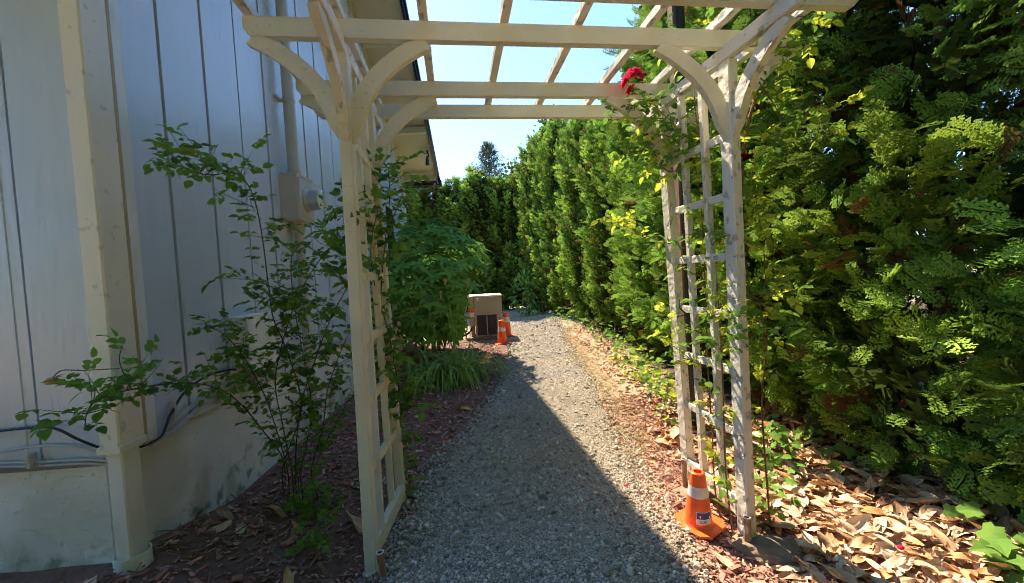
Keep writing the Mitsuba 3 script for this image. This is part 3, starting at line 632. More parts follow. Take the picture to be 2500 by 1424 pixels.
# ---------------------------------------------------------------- dark post by the hedge
pl_ = thing('lamp_post', 'dark square post rising between the right lattice and the hedge', 'post')
part('shaft', box([1.98, 3.35, -0.1], [2.075, 3.445, 4.3], 0.008), 'm_navy_post', pl_)
part('lit_edge', box([1.962, 3.36, 0.0], [1.979, 3.435, 4.3]), 'm_cane_brown', pl_)  # brown strip stands in for the sunlit left edge of the shaft
CANES_L = [[[-1.134,2.796,0.02],[-1.134,2.796,0.24],[-0.959,2.687,0.626],[-0.95,2.537,0.982],[-0.968,2.418,1.207],[-0.937,2.309,1.386],[-0.883,2.15,1.621],[-0.87,2.06,1.797],[-0.901,2.0,1.885],[-0.975,1.95,1.871],[-1.026,1.9,1.871],[-1.072,1.88,1.916],[-1.109,1.86,1.995]],[[-1.185,2.931,0.02],[-1.185,2.931,0.24],[-1.197,2.705,0.518],[-1.191,2.479,0.739],[-1.171,2.252,0.885],[-1.179,2.046,0.971],[-1.192,1.86,1.012],[-1.234,1.77,1.02],[-1.28,1.7,1.019],[-1.3,1.66,0.98],[-1.299,1.64,0.927]],[[-1.234,1.77,1.02],[-1.25,1.75,1.131],[-1.235,1.75,1.197]],[[-1.252,1.75,1.108],[-1.352,1.72,1.116],[-1.409,1.71,1.123],[-1.444,1.71,1.096]],[[-1.031,2.712,0.02],[-1.031,2.712,0.24],[-0.936,2.603,0.65],[-0.815,2.495,0.908],[-0.66,2.357,1.192],[-0.522,2.238,1.384],[-0.471,2.16,1.524],[-0.482,2.15,1.674],[-0.533,2.15,1.765]],[[-0.777,2.32,1.16],[-0.835,2.26,1.318],[-0.928,2.22,1.407],[-1.038,2.2,1.432],[-1.132,2.2,1.439]],[[-1.107,2.788,0.02],[-1.107,2.788,0.24],[-1.113,2.615,0.689],[-1.122,2.461,0.942],[-1.133,2.327,1.1],[-1.174,2.234,1.199],[-1.192,2.16,1.204]],[[-0.926,2.684,0.02],[-0.926,2.684,0.24],[-0.819,2.617,0.534],[-0.756,2.551,0.77],[-0.635,2.454,1.018],[-0.563,2.417,1.133]],[[-0.919,2.739,0.02],[-0.919,2.739,0.24],[-0.716,2.695,0.599],[-0.614,2.671,0.801]],[[-1.052,2.717,0.02],[-1.052,2.717,0.24],[-1.058,2.654,0.547],[-1.054,2.59,0.836],[-0.938,2.507,1.15],[-0.801,2.443,1.397],[-0.647,2.36,1.565],[-0.533,2.34,1.635]],[[-0.992,2.701,0.02],[-0.992,2.701,0.24],[-0.893,2.661,0.602],[-0.899,2.621,0.937],[-0.914,2.581,1.235],[-0.894,2.52,1.518],[-0.811,2.46,1.625]],[[-0.997,2.649,0.02],[-0.997,2.649,0.24],[-1.029,2.559,0.457],[-1.084,2.499,0.581]]]
CANES_LV = [[[-0.401,2.66,-0.02],[-0.401,2.66,0.422],[-0.403,2.62,0.693],[-0.412,2.6,0.951],[-0.428,2.58,1.252],[-0.385,2.56,1.566],[-0.34,2.56,1.83],[-0.335,2.58,2.026],[-0.361,2.58,2.094]],[[-0.396,2.66,-0.02],[-0.396,2.66,0.422],[-0.353,2.6,0.592],[-0.359,2.5,0.868],[-0.382,2.45,1.116],[-0.425,2.4,1.354],[-0.424,2.36,1.577],[-0.367,2.36,1.796]],[[-0.409,2.56,1.495],[-0.284,2.45,1.578],[-0.196,2.4,1.627]],[[-0.401,2.5,1.112],[-0.292,2.5,1.176],[-0.253,2.5,1.245]],[[-0.361,2.56,1.686],[-0.27,2.6,1.883],[-0.25,2.6,2.005]]]
CANES_R = [[[1.469,2.2,-0.12],[1.439,2.2,0.078],[1.467,2.25,0.396],[1.487,2.3,0.751],[1.514,2.34,1.191],[1.52,2.36,1.689],[1.499,2.4,2.045],[1.428,2.45,2.236],[1.351,2.5,2.355],[1.271,2.52,2.477]],[[1.439,2.05,-0.12],[1.409,2.05,0.226],[1.429,2.08,0.668],[1.453,2.12,1.022],[1.489,2.2,1.386],[1.543,2.3,1.727],[1.541,2.34,2.027],[1.509,2.36,2.228]],[[1.607,2.14,1.561],[1.611,2.12,1.829],[1.614,2.08,2.061],[1.631,2.04,2.202],[1.648,1.99,2.344],[1.661,1.95,2.468],[1.688,1.93,2.559]],[[1.511,2.34,1.241],[1.537,2.5,1.448],[1.461,2.56,1.508],[1.32,2.56,1.554],[1.169,2.56,1.626],[1.069,2.56,1.669]],[[1.499,2.4,2.045],[1.422,2.5,2.062],[1.311,2.55,2.116],[1.211,2.6,2.153],[1.161,2.6,2.094]],[[1.351,2.5,2.355],[1.264,2.55,2.297],[1.192,2.58,2.231]],[[1.586,1.93,2.295],[1.727,1.9,2.162],[1.844,1.88,2.073],[1.961,1.86,1.975]],[[1.844,1.88,2.073],[1.918,1.86,2.106],[1.987,1.86,2.11]],[[1.648,1.93,2.437],[1.759,1.9,2.443],[1.855,1.88,2.455]],[[1.689,1.92,2.553],[1.808,1.9,2.564],[1.867,1.9,2.606]],[[1.667,2.05,-0.12],[1.637,2.05,0.565],[1.666,2.05,0.835],[1.65,2.04,1.04],[1.609,2.02,1.166],[1.551,2.0,1.199]],[[1.666,2.05,0.835],[1.451,1.98,0.931],[1.31,1.95,0.943]],[[1.677,2.05,0.879],[1.719,2.1,1.416],[1.689,2.1,1.643],[1.665,2.1,1.823],[1.66,2.1,1.886]],[[1.536,2.36,1.91],[1.643,2.4,2.242],[1.797,2.45,2.463],[1.899,2.5,2.693]],[[1.509,2.36,2.228],[1.614,2.55,2.609],[1.639,2.62,2.882],[1.7,2.62,2.963]],[[1.639,2.62,2.882],[1.818,2.62,2.966]],[[1.479,2.3,0.949],[1.43,2.4,0.99],[1.367,2.48,1.012],[1.31,2.5,1.066]],[[1.487,2.3,0.751],[1.425,2.36,0.794],[1.371,2.45,0.859],[1.316,2.5,0.881]],[[1.489,2.2,1.386],[1.462,2.0,1.487],[1.461,1.95,1.514]],[[1.428,2.45,2.236],[1.318,2.5,2.203],[1.225,2.55,2.053]],[[1.366,2.48,2.297],[1.213,2.5,2.31],[1.126,2.5,2.28]],[[1.499,2.4,2.045],[1.407,2.42,2.139],[1.266,2.4,2.194]],[[1.499,2.4,2.045],[1.39,2.45,1.96],[1.31,2.5,2.025],[1.182,2.55,2.015]],[[1.591,2.0,2.171],[1.659,1.95,2.285],[1.801,1.9,2.334]],[[1.603,1.96,2.289],[1.685,1.92,2.089],[1.66,1.95,1.955]]]
CANES_W = [[[-0.726,2.197,0.06],[-0.703,2.172,0.158],[-0.672,2.156,0.247]],[[-0.869,2.532,0.06],[-0.823,2.456,0.216],[-0.761,2.379,0.316]],[[-0.79,2.212,0.06],[-0.761,2.17,0.146]],[[-0.933,2.592,0.06],[-0.92,2.514,0.199],[-0.899,2.435,0.283]],[[-0.822,2.61,0.06],[-0.726,2.528,0.129]],[[-0.707,2.129,0.06],[-0.723,2.103,0.131]]]
# ---------------------------------------------------------------- leaves and canes
def leaflet(L, W, fold=0.25, droop=0.2, tip=1.0, n=5):
    """One pointed oval blade along +y, folded on its midrib; also gives uv."""
    V, U, F = [], [], []
    for i in range(n + 1):
        t = i / n
        w = W * 0.5 * (math.sin(math.pi * t ** 0.85) ** 0.8 if 0 < t < 1 else 0)
        y, z = L * t, -droop * L * t * t
        V += [[-w, y, z + fold * w], [0, y, z], [w, y, z + fold * w]]; U += [[0, t], [0.5, t], [1, t]]
        if i:
            a, b = 3 * (i - 1), 3 * i
            for k in (0, 1):
                if i == 1: F.append([a + 1, b + k + 1, b + k])
                elif i == n: F.append([a + k, a + k + 1, b + 1])
                else: F += [[a + k, a + k + 1, b + k], [a + k + 1, b + k + 1, b + k]]
    return np.array(V), np.array(F), np.array(U)

def merge_parts(parts):
    V, F, o = [], [], 0
    for v, f in parts:
        V.append(v); F.append(np.asarray(f) + o); o += len(v)
    return trimesh.Trimesh(np.vstack(V), np.vstack(F), process=False)

def compound_leaf(seed, pairs=2, size=0.055):
    r = rng(seed); P = []
    Lr = size * (0.55 + 0.62 * pairs)
    def place(v, f, base, ang, roll, pitch):
        R = rodr([0, 0, 1], ang) @ rodr([1, 0, 0], pitch) @ rodr([0, 1, 0], roll)
        P.append((v @ R.T + base, f))
    def at(t): return np.array([0.0, Lr * t, -0.25 * Lr * t * t])
    v, f, _ = leaflet(size * r.uniform(1.0, 1.2), size * r.uniform(0.68, 0.85), r.uniform(0.1, 0.4), r.uniform(0.1, 0.35))
    place(v, f, at(1.0), r.normal(0, 0.15), r.normal(0, 0.25), -0.35)
    for k in range(pairs):
        t = 0.42 + 0.5 * k / max(1, pairs - 0.2)
        for sx in (-1, 1):
            sz = size * (0.72 + 0.14 * k) * r.uniform(0.9, 1.1)
            v, f, _ = leaflet(sz, sz * r.uniform(0.66, 0.82), r.uniform(0.1, 0.4), r.uniform(0.1, 0.4))
            place(v, f, at(t), -sx * r.uniform(0.9, 1.25), r.normal(0, 0.35), r.uniform(-0.35, 0.1))
    stem = np.array([[-0.0011, 0, 0], [0.0011, 0, 0], [-0.0008, Lr * 0.5, -0.07 * Lr], [0.0008, Lr * 0.5, -0.07 * Lr], [-0.0005, Lr, -0.25 * Lr], [0.0005, Lr, -0.25 * Lr]])
    P.append((stem, np.array([[0, 1, 2], [1, 3, 2], [2, 3, 4], [3, 5, 4]])))
    return merge_parts(P)
ROSE_MESH = [compound_leaf(40 + i, (2, 2, 1, 2, 1, 2, 3)[i]) for i in range(7)]
ROSE_LEAF = [mikit.ply(m, 'm_rose_dark') for m in ROSE_MESH]

def add_leaf(plant, shapes, r, pos, d, bsdf, size=1.0, up=(0, 0, 1), jit=0.35):
    R = frame(np.asarray(d) + r.normal(0, jit, 3) * 0.6, np.asarray(up) + r.normal(0, jit, 3))
    put('leaf', shapes[r.integers(len(shapes))], plant, mat4(R, pos, size), bsdf)

def rose(plant, canes, seed, mats, spacing=0.055, size=1.0, shoots=0.0, r0=0.006, skip=0.2, cane_mat='m_cane', most=300, thick=None, shoot_len=(0.08, 0.24), only=None, start=0.25):
    """Canes with compound leaves set alternately along them; side shoots branch off where asked. mats: (bsdf, weight) pairs."""
    r = rng(seed); n = 0; lines = []
    for ci, c in enumerate(canes):
        P = smooth_line(c, 6); lines.append((P, r0 * (1.0 if len(c) > 5 else 0.6) * (thick or {}).get(ci, 1.0), skip if len(c) > 5 else 0.05))
    for li, (P, rad, sk) in enumerate(list(lines)):
        L = np.linalg.norm(np.diff(P, axis=0), axis=1).sum(); k = int(L * (shoots if only is None or li in only else 0.8))
        for _ in range(k):
            i = int(r.uniform(start, 0.98) * (len(P) - 1)); tg = P[min(i + 1, len(P) - 1)] - P[max(i - 1, 0)]; tg /= np.linalg.norm(tg) + 1e-9
            d = r.normal(0, 1, 3); d -= tg * (d @ tg) * 0.6; d[2] = abs(d[2]) * 0.6; d /= np.linalg.norm(d); ln = r.uniform(*shoot_len)
            q = P[i]; pts = [q, q + d * ln * 0.5, q + d * ln + [0, 0, 0.06 * ln] + r.normal(0, 0.02, 3)]
            if not clear_of(pts[-1]) or not clear_of(pts[1]): continue
            lines.append((smooth_line(pts, 4), rad * 0.45, 0.1))
    names = [m for m, w in mats]; ws = np.array([w for m, w in mats], float); ws /= ws.sum(); spots = []
    for P, rad, sk in lines:
        put('cane', mikit.ply(tube(P, np.linspace(rad, rad * 0.35, len(P)), 6), cane_mat, smooth=30), plant)
        seg = np.linalg.norm(np.diff(P, axis=0), axis=1); acc = np.concatenate([[0], np.cumsum(seg)]); side = 1
        pos = sk * acc[-1] + 0.01
        while pos < acc[-1] + 0.005:
            p = np.array([np.interp(pos, acc, P[:, k]) for k in range(3)])
            i = min(np.searchsorted(acc, pos), len(P) - 1); tg = P[i] - P[i - 1]; tg /= np.linalg.norm(tg) + 1e-9
            a = np.cross(tg, [0, 0, 1.0]); a /= np.linalg.norm(a) + 1e-9
            d = a * side * r.uniform(0.5, 1.0) + tg * 0.5 + np.array([0, 0, r.uniform(-0.25, 0.45)]) + r.normal(0, 0.25, 3)
            if clear_of(p + d / np.linalg.norm(d) * 0.13):
                R = frame(d + r.normal(0, 0.2, 3), np.array([0, 0, 1.0]) + r.normal(0, 0.35, 3))
                spots.append((p, R, names[r.choice(len(names), p=ws)], size * r.uniform(0.72, 1.18), r.integers(len(ROSE_LEAF))))
            side = -side; pos += spacing * r.uniform(0.6, 1.5)
    spots.sort(key=lambda q: np.linalg.norm(q[0] - [0, 0, CAM_H]) / q[3])
    for p, R, b, sz, v in spots[:most]: put('leaf', ROSE_LEAF[v], plant, mat4(R, p, sz), b)
    for b in names:
        rest = [(ROSE_MESH[v].vertices @ R.T * sz + p, ROSE_MESH[v].faces) for p, R, bb, sz, v in spots[most:] if bb == b]
        if rest:
            k = put('foliage', mikit.ply(merge_parts(rest), b), plant); labels[k] = {'kind': 'stuff'}
    return len(spots)
def clear_of(p):
    return (p @ HN > NW + 0.03 or p @ HT < S0 - 0.05) and p[2] > float(gz(p[0], p[1])) + 0.01

def flower(plant, pos, size, bsdf, seed, layers=4):
    """A full rose: rings of cupped petals, each ring more open."""
    r = rng(seed); P = []
    for L in range(layers):
        n = 4 + L; op = 0.25 + 0.32 * L
        for k in range(n):
            a = 6.283 * (k + 0.5 * (L % 2)) / n + r.normal(0, 0.12)
            v, f, _ = leaflet(size * (0.55 + 0.15 * L), size * 0.62, -0.5, 0.25, n=4)
            v = v + [0, 0, 0.0]; v[:, 2] += 0.35 * v[:, 0] ** 2 / size
            R = rodr([0, 0, 1], a) @ rodr([1, 0, 0], 1.45 - op + r.normal(0, 0.12))
            P.append((v @ R.T + [0, 0, 0.0], f))
    m = merge_parts(P)
    return put('flower', mikit.ply(m, bsdf), plant, mat4(frame(np.array([0.2, 1, 0.1]), r.normal(0, 0.4, 3) + [-0.3, -0.7, 0.8]), pos))

k = thing('rose_bush', 'green rose bush with long arching canes between the siding and the arbor', 'rose bush')
put('cane', mikit.ply(tube(smooth_line(CANES_L[3], 5), 0.0022, 5), 'm_cane_brown', smooth=30), k)
rose(k, CANES_L[:3] + CANES_L[4:], 11, [('m_rose_dark', 1), ('m_rose_mid', 3)], spacing=0.042, size=0.70, shoots=11.5, only=(0, 1, 3, 5, 6, 8, 9), start=0.34, shoot_len=(0.06, 0.20), r0=0.0044, skip=0.22, most=300)
put('withered_flower', mikit.ply(rock([0, 0, 0], [0.018, 0.018, 0.012], 3), 'm_dry_orange'), k, mat4(np.eye(3), np.array(CANES_L[3][-1]) - [0, 0, 0.008]))
k = thing('climbing_rose', 'climbing rose growing up the left lattice of the arbor', 'climbing rose')
rose(k, CANES_LV, 21, [('m_rose_mid', 3), ('m_rose_dark', 2)], spacing=0.05, size=0.95, shoots=9.0, r0=0.005, skip=0.02, most=220)
k = thing('climbing_rose', 'climbing rose with red flowers and bright leaves on the right lattice', 'climbing rose')
rose(k, CANES_R, 31, [('m_rose_lime', 4), ('m_rose_mid', 5), ('m_rose_dark', 1)], spacing=0.055, size=0.84, shoots=8.0, start=0.35, r0=0.006, skip=0.06, cane_mat='m_cane_brown', most=300, thick={2: 2.0})
FL = [([1.165, 2.50, 2.56], 0.062), ([1.13, 2.48, 2.52], 0.060), ([1.20, 2.52, 2.60], 0.055), ([1.155, 2.48, 2.47], 0.05), ([1.22, 2.5, 2.575], 0.045)]
for i, (p, s) in enumerate(FL): flower(k, p, s, 'm_petal', 50 + i)
flower(k, [1.265, 2.50, 2.285], 0.040, 'm_petal', 60, 2)
flower(k, [1.26, 2.50, 2.20], 0.028, 'm_petal_dark', 61, 2)
flower(k, [1.63, 2.08, 1.935], 0.055, 'm_petal_dark', 62, 3); flower(k, [1.60, 2.07, 1.94], 0.045, 'm_petal_dark', 64, 2)
flower(k, [1.61, 2.02, 1.885], 0.026, 'm_petal_pale', 63, 2)
for i, (c, lab) in enumerate(zip(CANES_W, ['low green seedling in the dark soil beside the near left arbor post', 'leafy sucker shoot behind the near left arbor post', 'tiny green seedling left of the near left post', 'short shoot at the foot of the rose bush', 'small bluish shoot right of the rose bush foot', 'smallest sprout in the bare soil at the left front'])):
    k = thing('seedling', lab, 'seedling')
    rose(k, [c], 300 + i, [('m_rose_mid', 1)], spacing=0.022, size=0.62, shoots=9 if i != 2 else 0, r0=0.0025, skip=0.0, most=40, shoot_len=(0.03, 0.09))

# ---------------------------------------------------------------- rhododendron
def strap_leaf(L, W, seed):
    v, f, _ = leaflet(L, W, 0.18, 0.18 + 0.1 * (seed % 3), n=5); return trimesh.Trimesh(v, f, process=False)
RH = [mikit.ply(strap_leaf(0.15 + 0.012 * i, 0.048 + 0.004 * i, i), 'm_rhodo') for i in range(3)]
rh = thing('rhododendron', 'dense dark green rhododendron beside the house with long glossy leaves', 'shrub')
r = rng(71); RC = np.array([-0.28, 7.3, 1.28]); RS = np.array([0.95, 1.6, 1.18]); inner = []
tips = []
while len(tips) < 640:
    d = r.normal(0, 1, 3); d /= np.linalg.norm(d)
    q = d * r.uniform(0.55, 1.0) ** 0.6
    q = q * (0.86 + 0.28 * meshkit.noise(d * 2.2 + 9, 3))
    p = RC + q * RS
    if p[2] < 0.45 or p @ HN < NW + 0.15 or p[0] > 0.10 + 0.52 * math.exp(-((p[2] - 1.65) / 0.38) ** 2): continue
    tips.append((p, d))
tips.sort(key=lambda t: t[0][1] * 1.0 - 0.15 * t[0][2])
nl = 0; VI, FI, o = [], [], 0
RHV = [strap_leaf(0.16, 0.052, i) for i in range(3)]
for i, (p, d) in enumerate(tips):
    ax = d * 0.7 + [0, 0, 0.55]; F0 = frame(ax, [0.3, 0.2, 1])
    for k in range(7):
        a = 6.283 * k / 7 + r.uniform(0, 0.5); out = F0 @ np.array([math.cos(a), r.uniform(0.1, 0.5), math.sin(a)])
        R = frame(out, ax); s = r.uniform(0.75, 1.15)
        if nl < 300:
            put('leaf', RH[r.integers(3)], rh, mat4(R, p, s), 'm_rhodo_sunlit' if (p[0] > 0.20 and p[2] > 1.35 and r.random() < 0.55) else 'm_rhodo'); nl += 1
        else:
            m = RHV[r.integers(3)]; VI.append(m.vertices @ R.T * s + p); FI.append(m.faces + o); o += len(m.vertices)
kk = put('foliage', mikit.ply(trimesh.Trimesh(np.vstack(VI), np.vstack(FI), process=False), 'm_rhodo'), rh); labels[kk] = {'kind': 'stuff'}
for k in range(7):
    p, d = tips[int(r.integers(len(tips)))]
    b = np.array([-0.35 + r.normal(0, 0.07), 6.9 + r.normal(0, 0.07), -0.02])
    put('stem', mikit.ply(tube(smooth_line([b, b * 0.5 + p * 0.5 + [r.normal(0, 0.1), 0, 0.15], p], 5), np.linspace(0.022, 0.007, 11), 6), 'm_bark', smooth=30), rh)

# ---------------------------------------------------------------- strap-leaved clump with dry seed stalks
dl = thing('daylily_clump', 'clump of arching strap leaves with dry seed stalks below the rhododendron', 'daylily')
r = rng(81)
def blade(L, W, bend):
    n = 7; V, F = [], []
    for i in range(n + 1):
        t = i / n; a = bend * t * t; w = W * 0.5 * (1 - t) ** 0.6 + 0.0004
        y, z = L * (t - 0.12 * bend * t ** 3) * math.sin(0.25 + a * 0.75), L * t * math.cos(min(0.25 + a, 2.2)) * (1 - 0.10 * a)
        V += [[-w, y, z + 0.25 * w], [0, y, z], [w, y, z + 0.25 * w]]
        if i:
            A, B = 3 * (i - 1), 3 * i
            for k in (0, 1): F += [[A + k, A + k + 1, B + k], [A + k + 1, B + k + 1, B + k]]
    return trimesh.Trimesh(np.array(V), np.array(F), process=False)
BL = [mikit.ply(blade(0.55, 0.028, b), 'm_blade') for b in (0.7, 1.1, 1.5, 1.9)]
for k in range(290):
    cx, cy = (-0.28, 5.7) if k % 3 == 0 else ((0.05, 5.65) if k % 3 == 1 else (-0.12, 5.35))
    p = np.array([cx + r.normal(0, 0.16), cy + r.normal(0, 0.12), 0.0]); p[2] = gz(p[0], p[1])
    a = r.uniform(0, 6.283); put('leaf', BL[r.integers(4)], dl, mat4(rodr([0, 0, 1], a) @ rodr([1, 0, 0], r.normal(0, 0.12)), p, r.uniform(0.8, 1.55)))
for p0, p1, h in (([-0.02, 5.5], [-0.09, 5.45], 1.36), ([0.14, 5.6], [0.20, 5.55], 1.33), ([0.0, 5.62], [-0.16, 5.6], 1.2)):
    a, b = np.array([*p0, 0.0]), np.array([*p1, h])
    st = put('seed_stalk', mikit.ply(tube(smooth_line([a, a * 0.5 + b * 0.5 + [0.03, 0, 0.05], b], 6), np.linspace(0.007, 0.004, 13), 6), 'm_blade', smooth=30), dl)
    put('seed_head', mikit.ply(cat([rock(b + r.normal(0, 0.008, 3) + [0, 0, 0.012 * q - 0.05], [0.010, 0.010, 0.022], q) for q in range(5)]), 'm_dry_stalk', smooth=True), st)
st = put('seed_stalk', mikit.ply(tube(smooth_line([[0.0, 5.6, 0.4], [0.02, 5.58, 0.8], [0.06, 5.55, 0.92], [0.2, 5.5, 1.0]], 6), 0.004, 6), 'm_blade', smooth=30), dl)

# ---------------------------------------------------------------- arborvitae
def frond(seed, L=0.2, nodes=8, sub=4, w=0.0075, wide=1.0):
    """A flat fern-like spray of scale leaves along +y in the xy plane: kites on branchlets on a midrib. Returns vertices, faces and a tip weight."""
    r = rng(seed); V, F, C = [], [], []
    def kite(p, d, l, ww, c0, c1, lift):
        n = np.array([-d[1], d[0], 0.0]); o = len(V)
        V.extend([p, p + d * l * 0.60 + n * ww * 0.6 + [0, 0, lift], p + d * l + [0, 0, -0.4 * lift], p + d * l * 0.60 - n * ww * 0.6 + [0, 0, lift]])
        F.extend([[o, o + 1, o + 3], [o + 3, o + 1, o + 2]]); C.extend([c0, c1, c1, c1])
    def rib(t): return np.array([0.03 * L * math.sin(3 * t + seed), L * t, -0.22 * L * t * t])
    for i in range(nodes):
        t = 0.08 + 0.86 * i / (nodes - 1)
        for sx in (-1, 1):
            ln = L * 0.50 * wide * (1 - t) ** 0.55 * (0.55 + 0.9 * t) * r.uniform(0.85, 1.15)
            a = math.pi / 2 - sx * r.uniform(0.62, 0.82); d = np.array([math.cos(a), math.sin(a), r.normal(0, 0.12)])
            p = rib(t)
            kite(p, d, ln, w * 1.1, t * 0.6, 0.55 + 0.45 * t, 0.003)
            for k in range(sub):
                u = 0.25 + 0.65 * k / max(1, sub - 1)
                for sy in (-1, 1):
                    a2 = a + sy * r.uniform(0.5, 0.75); d2 = np.array([math.cos(a2), math.sin(a2), r.normal(0, 0.2)])
                    kite(p + d * ln * u, d2, ln * 0.42 * (1.05 - u * 0.6) * r.uniform(0.8, 1.2), w, 0.35 + 0.3 * u, 0.6 + 0.4 * u, 0.002)
    kite(rib(0.0), np.array([0, 1.0, -0.1]), L, w, 0.1, 1.0, 0.0)
    return np.array(V), np.array(F), np.array(C)

def crown(seed, H, R, plumes, per, fr, z0=0.15, fl=0.2, droop=0.35, spread=0.15, top=0.75, steep=0.75):
    """Foliage of one arborvitae: upswept plumes round the trunk, each a cluster of flat sprays; colour runs from older inner growth, with depth shade painted in, to new outer growth."""
    r = rng(seed); PV, PF, PC, o = [], [], [], 0
    fresh, mid, old_shaded, brown = np.array([0.42, 0.62, 0.10]), np.array([0.25, 0.46, 0.085]), np.array([0.065, 0.105, 0.026]), np.array([0.26, 0.14, 0.06])  # inner colour also carries painted shade for depth between plumes
    for i in range(plumes):
        z = z0 + (H - z0) * (i + r.uniform(0, 1)) / plumes; a = i * 2.39996 + r.normal(0, 0.35)
        t = (z - z0) / (H - z0)
        prof = R * min(1.0, 0.50 + 2.6 * t) * (1 - max(0, (t - top) / (1 - top)) ** 1.7 * 0.93)
        rad = prof * (0.72 + 0.56 * meshkit.noise(np.array([math.cos(a) * 1.9 + 5, math.sin(a) * 1.9 + 5, z * 1.5]), seed))
        out = np.array([math.cos(a), math.sin(a), 0.0]); tip = np.array([0, 0, z]) + out * rad + [0, 0, r.uniform(0.0, 0.22)]
        base = np.array([0, 0, max(z - rad * steep, 0.05)]); ax = tip - base; ax /= np.linalg.norm(ax)
        tone = r.uniform(0.42, 1.25); yel = r.random() ** 1.3; Np = np.array([0, 0, 0.55]) + out * r.uniform(0.3, 1.15) + r.normal(0, 0.40, 3); dp = out + [0, 0, r.uniform(-droop, 0.9)]
        for k in range(per):
            u = 1 - 0.62 * (k / per) ** 1.2
            p = base + (tip - base) * u + r.normal(0, spread * (0.5 + 0.6 * (1 - u)), 3) * [1, 1, 0.9]
            d = dp + (p - base) * 0.8 - ax * 0.3 + r.normal(0, 0.42, 3)
            Rm = frame(d, Np + r.normal(0, 0.34, 3))
            v, f, c = fr[r.integers(len(fr))]; s = fl * r.uniform(0.7, 1.25)
            PV.append(v @ Rm.T * s + p); PF.append(f + o); o += len(v)
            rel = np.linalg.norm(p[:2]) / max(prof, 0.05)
            cin = old_shaded if rel > 0.45 or r.random() < 0.5 else brown
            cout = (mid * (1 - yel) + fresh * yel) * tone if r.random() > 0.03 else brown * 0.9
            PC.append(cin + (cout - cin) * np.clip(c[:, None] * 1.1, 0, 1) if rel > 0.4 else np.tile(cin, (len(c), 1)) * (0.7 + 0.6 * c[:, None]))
    for k in range(650):                     # inner growth by the trunk, dark with painted shade, closing sky gaps
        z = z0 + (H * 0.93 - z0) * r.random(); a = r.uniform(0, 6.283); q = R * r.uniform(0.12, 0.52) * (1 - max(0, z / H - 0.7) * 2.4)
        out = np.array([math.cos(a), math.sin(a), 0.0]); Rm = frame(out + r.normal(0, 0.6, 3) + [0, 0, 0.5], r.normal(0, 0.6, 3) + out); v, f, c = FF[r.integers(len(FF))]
        PV.append(v @ Rm.T * r.uniform(0.22, 0.36) + out * q + [0, 0, z]); PF.append(f + o); o += len(v); PC.append(np.tile(old_shaded if r.random() < 0.75 else brown * 0.5, (len(c), 1)) * (0.6 + 0.5 * c[:, None]))
    return trimesh.Trimesh(np.vstack(PV), np.vstack(PF), process=False), np.clip(np.vstack(PC), 0.004, 0.9)
FN = [frond(i, 1.0, 6, 3, 0.062, 1.15) for i in range(4)]
FF = [frond(10 + i, 1.0, 4, 1, 0.135, 1.15) for i in range(4)]
def group(name, mesh, col, bsdf): scene[name] = {'type': 'shapegroup', 'leaves': mikit.ply(mesh, bsdf, color=col)}
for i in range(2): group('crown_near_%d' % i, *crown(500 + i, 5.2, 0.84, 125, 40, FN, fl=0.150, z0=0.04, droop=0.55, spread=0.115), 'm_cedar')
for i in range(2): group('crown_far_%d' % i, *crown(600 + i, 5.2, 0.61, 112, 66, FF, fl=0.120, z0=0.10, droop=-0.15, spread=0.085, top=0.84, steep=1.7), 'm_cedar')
def arborvitae(label, x, y, kind, h=1.0, w=1.0, rot=0.0, grp=None, lean=0.0):
    t = thing('arborvitae', label, 'arborvitae tree', grp); z = float(gz(x, y))
    M = T().translate([x, y, z]).rotate([1, 0.3, 0], lean).rotate([0, 0, 1], rot).scale([w, w, h])
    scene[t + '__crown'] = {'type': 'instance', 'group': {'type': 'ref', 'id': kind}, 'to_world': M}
    r = rng(int(abs(x * 100 + y * 37))); P = [[x, y, z - 0.1], [x + r.normal(0, 0.03), y + r.normal(0, 0.03), z + 1.6], [x + r.normal(0, 0.04), y, z + 4.4 * h]]
    put('trunk', mikit.ply(tube(smooth_line(P, 5), np.linspace(0.075, 0.02, 11), 9), 'm_bark', smooth=30), t)
    for k in range(3):
        a = r.uniform(0, 6.28); zz = z + r.uniform(0.5, 2.2); L = r.uniform(0.35, 0.6)
        put('limb', mikit.ply(tube(smooth_line([[x, y, zz], [x + math.cos(a) * L * 0.5, y + math.sin(a) * L * 0.5, zz + 0.12], [x + math.cos(a) * L, y + math.sin(a) * L, zz + 0.5]], 4), np.linspace(0.022, 0.008, 9), 6), 'm_bark', smooth=30), t)
    return t
NEAR = [(3.05, 0.35, 0, 20), (3.05, 1.30, 1, 140), (3.05, 2.25, 0, 200), (3.08, 3.25, 1, 15), (3.12, 4.2, 0, 95), (3.16, 5.1, 1, 250)]
NLAB = ['arborvitae at the right edge, mostly out of view', 'arborvitae with big bright sprays nearest the camera on the right', 'arborvitae behind the dry leaves, second from the right edge', 'arborvitae just right of the near right arbor post', 'arborvitae seen through the right lattice, behind the dark post', 'arborvitae just left of the far right arbor post']
for (x, y, kd, ro), lb in zip(NEAR, NLAB): arborvitae(lb, x, y, 'crown_near_%d' % kd, 1.03 + 0.03 * kd, 1.0, ro, 'arborvitae hedge along the path', 0)
FARH = [(3.12, 6.05, 0.86), (3.40, 7.0, 0.83), (3.28, 8.0, 0.84), (3.58, 8.95, 0.89), (3.36, 9.95, 0.96), (3.58, 10.9, 1.0), (3.30, 11.85, 1.06), (3.22, 12.85, 1.10), (3.02, 13.85, 1.12)]
ORD = ['third', 'fourth', 'fifth', 'sixth', 'seventh', 'eighth', 'ninth', 'tenth', 'last']
